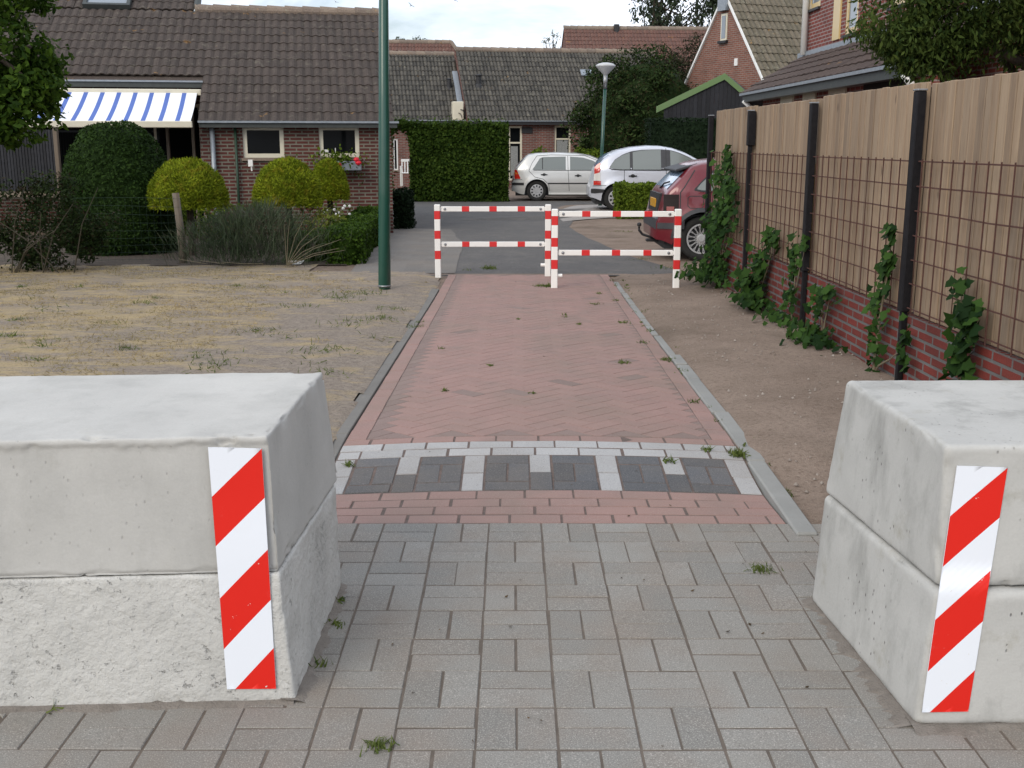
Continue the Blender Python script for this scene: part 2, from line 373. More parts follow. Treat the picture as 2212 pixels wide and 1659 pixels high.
M['gravel'] = m_basic('pale_gravel', (.36, .33, .31, 1), (.24, .22, .2, 1), 60, .95, .6, 120, dist=.01)
M['joint_r'] = m_basic('dusty_red_joint', (.15, .11, .095, 1), (.09, .07, .06, 1), 30, .95, .5, 200)
M['joint'] = m_basic('joint_sand', (.145, .118, .096, 1), (.095, .078, .063, 1), 14, .95, .5, 200)
M['drift'] = m_basic('blown_sand', (.215, .19, .165, 1), (.16, .14, .12, 1), 30, .95, .6, 160, dist=.01)
M['p_grey'] = m_paver('grey_paver', (.212, .205, .188, 1), .13, .5, tint=(.215, .19, .165, 1))
M['p_red'] = m_paver('red_paver', (.29, .183, .16, 1), .045, .22, tint=(.25, .17, .15, 1))
M['p_taupe'] = m_paver('taupe_paver', (.215, .155, .138, 1), .08, .2)
M['p_white'] = m_paver('white_paver', (.36, .36, .36, 1), .1, .55)
M['p_black'] = m_paver('charcoal_paver', (.085, .088, .095, 1), .22, .25)
M['kerb'] = m_concrete('kerb_concrete', (.3, .3, .285, 1), .5, .3, .3)
M['kerb_dark'] = m_concrete('dirty_kerb_concrete', (.19, .18, .165, 1), .5, .3, .3)
M['con_up_l'] = m_concrete('smooth_cast_concrete', (.54, .53, .5, 1), .35, .14, .3)
M['con_low_l'] = m_concrete('rough_whitewashed_concrete', (.62, .61, .575, 1), .25, .3, .25, lump=.75)
M['con_up_r'] = m_concrete('streaked_cast_concrete', (.51, .505, .48, 1), 1.0, .12, .9)
M['con_low_r'] = m_concrete('pitted_cast_concrete', (.52, .515, .49, 1), .9, .2, 1.2)
def m_sign(name, col):
    s = NT(name); v = s.co('Object'); k = s.mix(s.math('MULTIPLY', s.ramp(s.noise(v, 9, 6, .7), .6, .75), .25), col, (.4, .36, .33, 1))
    k = s.mix(s.ramp(s.noise(v, 34, 5, .7), .69, .71), k, (.6, .58, .54, 1))
    return s.fin(k, .4, 0, .25)
M['s_white'] = m_sign('white_reflective_film', (.74, .77, .82, 1)); M['s_red'] = m_sign('red_reflective_film', (.66, .02, .012, 1))
M['b_white'] = m_paint('white_barrier_paint', (.82, .81, .78, 1), .4, 0, .2, .1); M['b_red'] = m_paint('red_barrier_paint', (.62, .018, .018, 1), .4, 0, .2, .06)
M['steel'] = m_basic('galvanised_steel', (.35, .36, .37, 1), (.25, .26, .27, 1), 30, .4, metal=.8)
M['pole'] = m_paint('green_pole_paint', (.003, .055, .036, 1), .35, 0, .3, .06)
M['wood'] = m_wood('weathered_pine_boards', (.315, .245, .175, 1), (.235, .18, .13, 1), (.1, .07, .05, 1))
M['wood_o'] = m_wood('orange_stained_batten', (.36, .2, .075, 1), (.27, .15, .06, 1), (.1, .06, .03, 1))
M['oldwood'] = m_wood('grey_old_wood', (.2, .17, .135, 1), (.13, .11, .09, 1), (.05, .04, .03, 1))
M['black'] = m_basic('black_coated_steel', (.008, .008, .01, 1), (.015, .014, .016, 1), 30, .6, .3, 90, spec=.15)
M['rust'] = m_basic('rusty_rebar', (.095, .036, .026, 1), (.05, .024, .02, 1), 50, .85, .3, 150)
M['br_fence'] = m_brick('glazed_red_brick', (.235, .042, .032, 1), (.165, .034, .028, 1), (.17, .17, .165, 1), .22, .0605, .010, .6, .4, patch=(.13, .06, .05, 1))
M['br_left'] = m_brick('dark_red_house_brick', (.15, .04, .032, 1), (.095, .03, .027, 1), (.22, .21, .17, 1), .22, .0625, .013)
M['br_back'] = m_brick('red_house_brick', (.25, .075, .052, 1), (.17, .055, .042, 1), (.24, .22, .2, 1), .22, .0625, .012)
M['br_gable'] = m_brick('orange_red_house_brick', (.31, .115, .08, 1), (.23, .085, .062, 1), (.3, .26, .22, 1), .22, .0625, .011)
M['br_right'] = m_brick('bright_red_house_brick', (.27, .06, .045, 1), (.2, .048, .038, 1), (.36, .3, .28, 1), .22, .066, .011)
M['t_left'] = m_tile('brown_concrete_tile', (.046, .037, .032, 1), (.07, .055, .047, 1), .2)
M['t_back'] = m_tile('dark_grey_tile', (.03, .029, .027, 1), (.1, .092, .078, 1), .4, .4)
M['t_red'] = m_tile('old_red_tile', (.15, .075, .058, 1), (.105, .06, .05, 1), .25, .4)
M['t_gable'] = m_tile('mossy_brown_tile', (.1, .09, .064, 1), (.16, .135, .1, 1), .5, .4)
M['t_lean'] = m_tile('smooth_brown_tile', (.062, .045, .04, 1), (.085, .06, .05, 1), .1, .25)
M['ridge'] = m_tile('weathered_ridge_tile', (.17, .135, .11, 1), (.23, .18, .14, 1), .5)
M['zinc'] = m_basic('zinc_gutter', (.3, .33, .36, 1), (.22, .25, .28, 1), 20, .45, metal=.4)
M['fascia'] = m_basic('grey_green_fascia', (.05, .058, .055, 1), (.035, .04, .04, 1), 12, .6)
M['cream'] = m_paint('cream_window_paint', (.62, .58, .46, 1), .4, 0, .2, .15)
M['yellowframe'] = m_paint('ochre_window_paint', (.58, .43, .19, 1), .4, 0, .2, .15)
M['whitep'] = m_paint('white_painted_plastic', (.76, .76, .74, 1), .4, 0, .2, .1)
M['greenp'] = m_paint('dark_green_door_paint', (.03, .1, .075, 1), .35, 0, .3, .1)
M['barge'] = m_paint('fresh_green_board_paint', (.13, .215, .085, 1), .45, 0, .1, .15)
M['plank'] = m_basic('black_stained_planks', (.011, .012, .016, 1), (.02, .021, .025, 1), 14, .75, .3, 60, rnd=.35)
M['glass'] = m_glass('dark_window_glass', spec=.07); M['glass2'] = m_glass('sky_lit_window_glass', (.16, .19, .22), .12)
M['curtain'] = m_basic('grey_lace_curtain', (.3, .31, .3, 1), (.16, .17, .17, 1), 26, .9, kind='UV')
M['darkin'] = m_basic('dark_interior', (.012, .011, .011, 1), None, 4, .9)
M['aw_white'] = m_basic('white_awning_cloth', (.78, .8, .84, 1), (.74, .76, .8, 1), 5, .8); M['aw_blue'] = m_basic('blue_awning_cloth', (.085, .15, .43, 1), (.075, .135, .4, 1), 5, .8)
M['bark'] = m_basic('tree_bark', (.075, .058, .042, 1), (.035, .028, .022, 1), 14, .9, .8, 40, dist=.02)
M['silver'] = m_paint('silver_car_paint', (.62, .62, .6, 1), .3, .35, .5, .06); M['bluesilver'] = m_paint('blue_silver_car_paint', (.6, .62, .68, 1), .28, .35, .5, .05)
M['redcar'] = m_paint('wine_red_car_paint', (.14, .008, .016, 1), .3, .1, .5, .1)
M['trim'] = m_basic('black_car_trim', (.016, .016, .018, 1), (.024, .024, .026, 1), 20, .55); M['greytrim'] = m_basic('grey_bumper_plastic', (.05, .052, .058, 1), None, 10, .5)
M['tyre'] = m_basic('tyre_rubber', (.012, .012, .012, 1), (.02, .02, .019, 1), 30, .8)
M['rim'] = m_basic('silver_wheel_cover', (.5, .5, .5, 1), (.4, .4, .4, 1), 20, .35, metal=.5)
M['lamp_r'] = m_paint('red_tail_lens', (.5, .02, .012, 1), .15, 0, .8, 0); M['lamp_o'] = m_paint('orange_lens', (.6, .17, .03, 1), .15, 0, .8, 0); M['lamp_s'] = m_basic('smoked_tail_lens', (.014, .006, .006, 1), None, 9, .35, spec=.25); M['lamp_w'] = m_paint('clear_lens', (.6, .58, .55, 1), .15, 0, .8, 0)
M['plate'] = m_basic('yellow_number_plate', (.6, .3, .02, 1), None, 5, .4)
M['autoglass'] = m_glass('car_window_glass', (.17, .19, .18), .08); M['rearglass'] = m_glass('rear_window_glass', (.24, .33, .45), .06)  # reflections are put into both base colours, sky blue in the rear glass
M['lf_dome'] = m_leaf('dark_yew_foliage', (.013, .03, .006, 1), (.034, .068, .012, 1), .15)
M['lf_gold'] = m_leaf('golden_conifer_foliage', (.1, .14, .008, 1), (.34, .39, .025, 1), .25, third=(.26, .24, .02, 1), patch=3)
M['lf_box'] = m_leaf('box_foliage', (.02, .048, .006, 1), (.08, .14, .016, 1), .25)
M['lf_horn'] = m_leaf('hornbeam_foliage', (.014, .036, .004, 1), (.07, .115, .016, 1), .25)
M['lf_holly'] = m_leaf('dark_evergreen_foliage', (.013, .028, .008, 1), (.042, .07, .018, 1), .15, third=(.045, .034, .016, 1))
M['lf_clip'] = m_leaf('deep_green_clipped_foliage', (.007, .016, .007, 1), (.017, .033, .013, 1), .1)
M['lf_low'] = m_leaf('mid_green_low_hedge', (.06, .105, .01, 1), (.17, .23, .024, 1), .25)
M['lf_ltree'] = m_leaf('oak_leaf_foliage', (.016, .042, .006, 1), (.08, .14, .016, 1), .35)
M['lf_rtree'] = m_leaf('willow_leaf_foliage', (.024, .048, .012, 1), (.11, .15, .035, 1), .35)
M['lf_birch'] = m_leaf('birch_foliage', (.035, .055, .035, 1), (.08, .1, .06, 1), .35)
M['lf_shrub'] = m_leaf('tangled_shrub_foliage', (.012, .025, .008, 1), (.04, .06, .018, 1), .2, third=(.05, .034, .022, 1))
M['lf_ivy'] = m_leaf('ivy_foliage', (.01, .03, .008, 1), (.05, .105, .02, 1), .2, .4)
M['broom'] = m_leaf('broom_twigs', (.032, .05, .026, 1), (.1, .125, .07, 1), .15, .7, third=(.085, .07, .06, 1))
M['lf_var'] = m_leaf('yellow_green_foliage', (.1, .13, .02, 1), (.26, .28, .06, 1), .3)
M['straw'] = m_leaf('dry_grass_blades', (.26, .19, .085, 1), (.5, .39, .21, 1), .2, .8, third=(.2, .15, .09, 1))
M['grass'] = m_leaf('green_grass_blades', (.06, .09, .02, 1), (.16, .19, .05, 1), .25, .7)
M['petal'] = m_basic('red_petals', (.6, .012, .03, 1), None, 20, .6); M['petal_w'] = m_basic('white_petals', (.75, .75, .72, 1), None, 20, .6)
M['bird'] = m_basic('grey_feathers', (.13, .15, .19, 1), (.25, .27, .3, 1), 30, .7)
M['wire'] = m_basic('green_coated_wire', (.02, .05, .03, 1), None, 20, .5)
M['twig'] = m_basic('dead_twigs', (.2, .17, .11, 1), None, 20, .8); M['twig_d'] = m_basic('dark_twigs', (.07, .06, .04, 1), None, 20, .8)

# ------------------------------------------------------------------ ground and paving
def sheet(name, xs, ys, zf, mat, keep=None, kind='structure'):
    m = MB(); nx = len(xs)
    vs = [(x, y, zf(x, y)) for y in ys for x in xs]; fs = []
    for j in range(len(ys)-1):
        for i in range(nx-1):
            if keep and not keep((xs[i]+xs[i+1])/2, (ys[j]+ys[j+1])/2): continue
            fs.append((j*nx+i, j*nx+i+1, (j+1)*nx+i+1, (j+1)*nx+i))
    m.add(vs, fs); o = m.build(name, mat, smooth=True, recalc=False); o['kind'] = kind; return o
fr = lambda a, b, s: list(np.arange(a, b, s))
def bumps(x, y): return .012*mnoise.noise(Vector((x*1.7, y*1.7, 3)))+.007*mnoise.noise(Vector((x*6, y*6, 5)))
def ground_z(x, y):
    z = gz(x, y)
    if y < 4.3: return z-.06
    t = abs(x-xc(y)); inside = 1-ss(1.0, 1.12, t)
    if y > 13.62: return z-.004
    return z-.004+bumps(x, y)*1.2*(1-inside)-.05*inside-.05*(1-ss(-1.16, -1.04, x-xc(y)))*(1-ss(14.2, 14.6, y))+.03*ss(1.3, 2.4, x-xc(y))*ss(4.5, 7, y)
sheet('ground', [-300, -120, -60, -30, -16]+fr(-10, 5, .16)+[6, 9, 16, 30, 60, 120, 300], [-40, -5, 0, 2]+fr(3.6, 14.5, .16)+fr(15, 40, 1.2)+[50, 70, 120, 300, 700], ground_z, M['soil'])
LEFTK = lambda y: xc(y)-1.16
def lawn_z(x, y):
    e = ss(0, .3, LEFTK(y)+.05-x)
    return gz(x, y)-.016+bumps(x, y)*1.3*(.2+.8*e)+.024*e-.022*(1-ss(0, .08, LEFTK(y)+.14-x))
def lawn_keep(x, y): return x < LEFTK(y)+.09+.05*mnoise.noise(Vector((1, y*1.3, 0)))+.03*mnoise.noise(Vector((3, y*5, 0))) and not (y > 13.9+.3*mnoise.noise(Vector((x*2, 0, 0))) and x > -2.6)
sheet('lawn', fr(-11, -2, .1)+fr(-2, -.75, .03), fr(4.28, 14.7, .08), lawn_z, M['lawn'], lawn_keep)
# asphalt street, its sandy pavement on the left, a gravel drive near the cars
def poly_sheet(name, pts, mat, dz, res=.5):
    xs = [p[0] for p in pts]; ys = [p[1] for p in pts]
    def inside(x, y):
        c = False; n = len(pts)
        for i in range(n):
            (x1, y1), (x2, y2) = pts[i], pts[(i+1) % n]
            if (y1 > y) != (y2 > y) and x < (x2-x1)*(y-y1)/(y2-y1)+x1: c = not c
        return c
    m = MB(); ny = int((max(ys)-min(ys))/res)+1; prev = None
    for j in range(ny+1):
        y = min(max(min(ys)+1e-4, min(ys)+j*res), max(ys)-1e-4); hit = []
        for i in range(len(pts)):
            (x1, y1), (x2, y2) = pts[i], pts[(i+1) % len(pts)]
            if (y1 > y) != (y2 > y): hit.append((x2-x1)*(y-y1)/(y2-y1)+x1)
        hit.sort(); a, b = hit[0], hit[-1]; k = 6
        w = .04*mnoise.noise(Vector((y*1.1, 1, dz*99)))
        row = [(lerp(a+w, b+w, i/k), y, gz(lerp(a, b, i/k), y)+dz-.014*(1-ss(13.55, 13.95, y))) for i in range(k+1)]
        if prev:
            for i in range(k): m.quad(prev[i], prev[i+1], row[i+1], row[i])
        prev = row
    o = m.build(name, mat, recalc=False); o['kind'] = 'structure'; return o
poly_sheet('garden_bed', [(-12, 14.35), (-2.2, 14.55), (-2.75, 21.0), (-12, 19.4)], M['bed'], .012, .3)
poly_sheet('street', [(-2.0, 13.6), (2.15, 13.6), (1.72, 16), (1.35, 19), (1.15, 22), (1.4, 24.5), (14, 25), (14, 32), (3.2, 33.4), (-14, 34.5), (-14, 29), (-2.6, 24.5), (-2.0, 19)], M['asphalt'], .004, .35)
poly_sheet('pavement', [(-2.05, 13.75), (-.72, 13.75), (-.8, 18), (-1.2, 21.5), (-2.45, 22.0)], M['sidewalk'], .010, .35)
poly_sheet('gravel_drive', [(1.1, 23.6), (4, 23.6), (4.4, 30), (2.0, 30.4), (1.0, 27.5)], M['gravel'], .012, .35)

def clip(poly, nx, ny, d):               # keep nx*x+ny*y <= d
    out = []
    for i in range(len(poly)):
        a, b = poly[i], poly[(i+1) % len(poly)]; da, db = nx*a[0]+ny*a[1]-d, nx*b[0]+ny*b[1]-d
        if da <= 0: out.append(a)
        if (da < 0 < db) or (db < 0 < da): t = da/(da-db); out.append((a[0]+(b[0]-a[0])*t, a[1]+(b[1]-a[1])*t))
    return out
def area(p): return abs(sum(p[i][0]*p[(i+1) % len(p)][1]-p[(i+1) % len(p)][0]*p[i][1] for i in range(len(p))))/2
def inset(p, d):
    if sum(p[i][0]*p[(i+1) % len(p)][1]-p[(i+1) % len(p)][0]*p[i][1] for i in range(len(p))) < 0: p = p[::-1]
    q = list(p); n = len(p)
    for i in range(n):
        a, b = p[i], p[(i+1) % n]; l = math.hypot(b[0]-a[0], b[1]-a[1])
        if l < 1e-6: continue
        nx, ny = (b[1]-a[1])/l, -(b[0]-a[0])/l
        q = clip(q, nx, ny, nx*a[0]+ny*a[1]-d)
        if len(q) < 3: return None
    return q
class Paving(MB):
    def paver(s, poly, mi, zf=pz, gap=.0025, ch=.0022, wx=None, jit=1):
        mx, my = sum(p[0] for p in poly)/len(poly), sum(p[1] for p in poly)/len(poly); ra = random.gauss(0, .0055)*jit; ox, oy = random.gauss(0, .0011)*jit, random.gauss(0, .0011)*jit
        poly = [(p[0]+ox-(p[1]-my)*ra, p[1]+oy+(p[0]-mx)*ra) for p in poly]
        gap *= random.uniform(.7, 1.4); a = inset(poly, gap)
        if not a or len(a) < 3 or area(a) < 2e-4: return
        b = inset(a, ch)
        if not b or len(b) != len(a): return
        cx = sum(p[0] for p in a)/len(a); cy = sum(p[1] for p in a)/len(a); r = random.random()
        dz = random.gauss(0, .0009)*jit; tx = random.gauss(0, .004)*jit; ty = random.gauss(0, .004)*jit
        f = wx or (lambda t, y: t)
        def P(p, d): x = f(p[0], p[1]); return (x, p[1], zf(x, p[1])+d+dz+tx*(p[0]-cx)+ty*(p[1]-cy))
        n = len(a); vs = [P(p, -.02) for p in a]+[P(p, -.0035) for p in a]+[P(p, 0) for p in b]
        fs = [tuple(range(2*n, 3*n))]
        for i in range(n): j = (i+1) % n; fs += [(i, j, n+j, n+i), (n+i, n+j, 2*n+j, 2*n+i)]
        s.add(vs, fs, mi, r)
rect = lambda x0, x1, y0, y1: [(x0, y0), (x1, y0), (x1, y1), (x0, y1)]
MW = .215; HW = MW/2
# grey basket-weave forecourt
pv = Paving(); Y0 = 4.27-14*MW
rotline = lambda x, y: x+.0*y < -1.30-.35*(2.9-y)    # to the left the bond turns to herringbone
for j in range(-2, 14):
    for i in range(-16, 17):
        x0 = -.095+i*MW; y0 = Y0+j*MW
        if x0 < -1.37-.06: continue
        if (i+j) % 2 == 0:
            pv.paver(rect(x0, x0+HW, y0, y0+MW), 0); pv.paver(rect(x0+HW, x0+MW, y0, y0+MW), 0)
        else:
            pv.paver(rect(x0, x0+MW, y0, y0+HW), 0); pv.paver(rect(x0, x0+MW, y0+HW, y0+MW), 0)
XL = -.095+math.ceil((-1.43+.095)/MW)*MW
def herring(cx, cy, n):
    for x in range(-n, n):
        for y in range(-n, n):
            q = (x-y) % 4
            if q == 0: r = rect(x, x+2, y, y+1)
            elif q == 3: r = rect(x, x+1, y, y+2)
            else: continue
            c = .70711*HW
            yield [(cx+(p[0]-p[1])*c, cy+(p[0]+p[1])*c) for p in r]
for poly in herring(-2.5, 2.6, 26):
    q = clip(poly, 1, 0, XL)
    if len(q) > 2: q = clip(q, 0, 1, 4.27)
    if len(q) > 2: q = clip(q, 0, -1, -.8)
    if len(q) > 2 and max(p[0] for p in q) > -3.6: pv.paver(q, 0)
b = len(pv.v); xs = fr(-4, 4.2, .5); ys = fr(.6, 4.1, .35)+[4.27]
for j in range(len(ys)-1):
    for i in range(len(xs)-1):
        pv.quad(*[(x, y, pz(x, y)-.0025) for x, y in ((xs[i], ys[j]), (xs[i+1], ys[j]), (xs[i+1], ys[j+1]), (xs[i], ys[j+1]))], mi=1)
o = pv.build('forecourt_paving', [M['p_grey'], M['joint']]); o['kind'] = 'structure'
# red brick path with the hump and its markings (t across, y along)
pv = Paving(); WX = lambda t, y: xc(y)+t
def course(y0, mi, off, t0=-1.0, t1=1.0, h=HW):
    t = t0-off
    while t < t1:
        a, b = max(t, t0), min(t+MW, t1)
        if b-a > .02: pv.paver(rect(a, b, y0, y0+h), mi, wx=WX, gap=.0042)
        t += MW
y = 4.27
for k in range(4): course(y, 0, (0, .11, .045, .15)[k], t1=1.0-.0*k); y += HW
yt = y; TW = 2.0/19.0*1.0; t = -1.0; col = 0
widths = []; seqc = ['F', 'B', 'h', 'B', 'F', 'B', 'h', 'B', 'F', 'B', 'h', 'B', 'F']; tot = sum(2 if s == 'B' else 1 for s in seqc); u = 2.0/tot
for s_ in seqc:
    if s_ == 'B':
        pv.paver(rect(t, t+2*u, y, y+HW), 3, wx=WX, gap=.0042); pv.paver(rect(t, t+u, y+HW, y+3*HW), 3, wx=WX, gap=.0042); pv.paver(rect(t+u, t+2*u, y+HW, y+3*HW), 3, wx=WX, gap=.0042)
        pv.paver(rect(t, t+2*u, y+3*HW, y+4*HW), 3, wx=WX, gap=.0042); t += 2*u
    else:
        pv.paver(rect(t, t+u, y, y+MW), 2 if s_ == 'F' else 3, wx=WX, gap=.0042); pv.paver(rect(t, t+u, y+MW, y+2*MW), 2, wx=WX, gap=.0042); t += u
y += 2*MW
course(y, 2, .1); y += HW
course(y, 2, .0); y += HW
course(y, 0, .08); y += HW
yh = y; YE = 13.62; BT = 1.0-HW
for sgn in (-1, 1):                      # border course along both edges
    q = yh
    while q < YE:
        pv.paver(rect(*sorted((sgn*BT, sgn*1.0)), q, min(q+MW, YE)), 0, wx=WX); q += MW
full = MW*HW
for poly in herring(0, yh-.02, 70):
    if max(p[1] for p in poly) < yh or min(p[1] for p in poly) > YE or min(p[0] for p in poly) > BT or max(p[0] for p in poly) < -BT: continue
    q = poly
    for (nx, ny, d) in ((1, 0, BT), (-1, 0, BT), (0, -1, -yh), (0, 1, YE)):
        q = clip(q, nx, ny, d)
        if len(q) < 3: break
    if len(q) < 3: continue
    pv.paver(q, 1 if (area(q) < full*.93 or random.random() < .02) else 0, wx=WX, gap=.0014, ch=.0014, jit=.35)
ys = fr(4.27, 6, .04)+fr(6, YE, .2)+[YE]
for j in range(len(ys)-1):
    for i in range(20):
        pv.quad(*[(WX(t, y), y, pz(WX(t, y), y)-.0028) for t, y in ((-1+i*.1, ys[j]), (-.9+i*.1, ys[j]), (-.9+i*.1, ys[j+1]), (-1+i*.1, ys[j+1]))], mi=4)
o = pv.build('brick_path', [M['p_red'], M['p_taupe'], M['p_white'], M['p_black'], M['joint_r']]); o['kind'] = 'structure'
# kerbstones
kb = MB(); q = 4.12; i = 0
while q < 12.9:
    l = .98; w = .088; t0 = 1.005+.006*math.sin(i*2.1)
    if i < 3: segs = [(q, q+l)]
    else: segs = [(q, q+.5*l), (q+.55*l, q+.93*l)] if i % 2 else [(q, q+.93*l)]
    for (a, b) in segs:
        w2 = w if i < 4 else w*.7
        kb.bbox(t0, t0+w2, a+.004, b-.004, -.12, 0, .008, 0, F=lambda t, y, z: (xc(y)+t, y, pz(xc(y)+1, y)+.012-.012*(y > 8)+z))
    q += l; i += 1
o = kb.build('kerb', M['kerb']); o['kind'] = 'structure'
kb = MB(); q = 4.6
while q < 12.2:
    kb.bbox(-1.095, -1.01, q+.004, min(q+.99, 12.2), -.12, 0, .004, 0, F=lambda t, y, z: (xc(y)+t, y, pz(xc(y)-1, y)+.003+z)); q += 1
o = kb.build('dirty_kerb', M['kerb_dark']); o['kind'] = 'structure'

# ------------------------------------------------------------------ concrete blocks
def block(name, mat, label, group, cx, cy, L, D, z0, z1, rz, rr=.028, chip=.012, seed=0, rough=0, rd=None, draft=.006, face=None):
    m = MB(); hx, hy, hz = L/2, D/2, (z1-z0)/2; ca, sa = math.cos(rz), math.sin(rz); rd = rz if rd is None else rd; cd, sdd = math.cos(rd), math.sin(rd)
    def axis(h, step):
        e = [0, .004, .009, .015, .022, .03, .042, .06]; n = max(4, int((2*h-.12)/step))
        return [-h+v for v in e]+[-h+.06+(2*h-.12)*k/n for k in range(1, n)]+[h-v for v in e[::-1]]
    AX = [axis(hx, .011 if seed == 2 else .02), axis(hy, .03), axis(hz, .022)]; hs = (hx, hy, hz)
    ids = {}
    def vert(p):
        k = tuple(round(v, 5) for v in p)
        if k in ids: return ids[k]
        inn = [max(-h+rr, min(h-rr, v)) for v, h in zip(p, hs)]; d = Vector([a-b for a, b in zip(p, inn)])
        ne = sum(1 for v, h in zip(p, hs) if abs(v) > h-.05)
        q = Vector(inn)+(d.normalized()*rr if d.length > rr else d) if d.length > 1e-6 else Vector(p)
        s = Vector((p[0]*1.0+seed*3.1, p[1], p[2]))
        if ne >= 2:
            c = max(0, .8*mnoise.noise(s*9)+.5*mnoise.noise(s*31)+.3*mnoise.noise(s*70)-.3)
            e2 = sorted([h-abs(v) for v, h in zip(p, hs)])[1]; f = max(0, 1-e2/.034)
            q -= Vector([math.copysign(1, v) if abs(v) > h-.05 else 0 for v, h in zip(p, hs)])*c*chip*3.2*f
        q += Vector([(.0016+rough)*mnoise.noise(s*11+Vector((i*9, 0, 0)))+.001*mnoise.noise(s*45+Vector((i*5, 1, 0))) for i in range(3)])
        if seed == 2 and p[1] < -hy+.004:
            lipw = .02+.009*mnoise.noise(Vector((p[0]*9, 3, 0)))+.006*mnoise.noise(Vector((p[0]*80, 3, 0)))+.013*mnoise.noise(Vector((p[0]*30, 3, 0))); q.y += .006*ss(lipw-.003, lipw+.003, hz-p[2])
            lb = .008+.012*mnoise.noise(Vector((p[0]*14, 8, 0))); q.y += .004*(1-ss(lb-.002, lb+.003, p[2]+hz))
        x, y = cx+q.x*ca-q.y*sdd, cy+q.x*sa+q.y*cd
        
        if face:
            S_ = 1 if face[0] < 0 else -1; fy, fz = .5+.5*q.y/hy, .5+.5*q.z/hz
            want = lerp(lerp(face[0], face[1], fz), lerp(face[2], face[3], fz), fy); x += (want-(cx+S_*hx*ca-q.y*sdd))*max(0, (q.x*S_+hx)/(2*hx))
        m.v.append((x, y, z0+hz+q.z)); ids[k] = len(m.v)-1; return ids[k]
    for ax in range(3):
        a, b2 = [i for i in range(3) if i != ax]
        for sg in (-1, 1):
            for i in range(len(AX[a])-1):
                for j in range(len(AX[b2])-1):
                    f = []
                    for (di, dj) in ((0, 0), (1, 0), (1, 1), (0, 1)):
                        p = [0, 0, 0]; p[ax] = sg*hs[ax]; p[a] = AX[a][i+di]; p[b2] = AX[b2][j+dj]; f.append(vert(p))
                    if len(set(f)) == 4: m.f.append(f); m.m.append(0); m.r.append(.5)
    o = m.build(name, mat, smooth=True); return settag(o, label, 'concrete block', group)
def block_at(corner, side, L, D, rz, rd):    # centre from the near corner beside the passage; side -1 = block to the left
    ex = Vector((math.cos(rz), math.sin(rz))); ey = Vector((-math.sin(rd), math.cos(rd)))
    c = Vector(corner)+ex*side*L/2+ey*D/2; return c.x, c.y
GB = 'concrete blocks closing the street'
CL1, CL2, CR1, CR2 = (-.606, 2.80), (-.630, 2.806), (1.078, 2.660), (1.112, 2.684)
rl = R(3.2); x, y = block_at(CL1, -1, 1.6, .80, rl, R(.2))
block('concrete_block', M['con_low_l'], 'rough whitewashed bottom concrete block on the left side of the passage', GB, x, y, 1.6, .80, .0, .380, rl, .009, .008, 1, .0025, R(.2), face=(-.607, -.636, -.601, -.606))
rl2 = R(4.0); x, y = block_at(CL2, -1, 1.6, .84, rl2, R(.6))
block('concrete_block', M['con_up_l'], 'smooth pale top concrete block with chipped corner on the left of the passage', GB, x, y, 1.6, .84, .384, .768, rl2, .008, .015, 2, 0, R(.6), face=(-.6405, -.650, -.606, -.643))
rr1 = R(1.0); x, y = block_at(CR1, 1, 1.6, .83, rr1, R(3.2))
block('concrete_block', M['con_low_r'], 'pitted bottom concrete block on the right side of the passage', GB, x, y, 1.6, .83, .0, .386, rr1, .022, .007, 3, 0, R(3.2), face=(1.079, 1.110, 1.02, 1.042))
rr2 = R(.2); x, y = block_at(CR2, 1, 1.6, .80, rr2, R(1.2))
block('concrete_block', M['con_up_r'], 'dark streaked top concrete block on the right of the passage by the brick wall', GB, x, y, 1.6, .80, .391, .775, rr2, .016, .006, 4, 0, R(1.2), face=(1.114, 1.107, 1.042, 1.09))
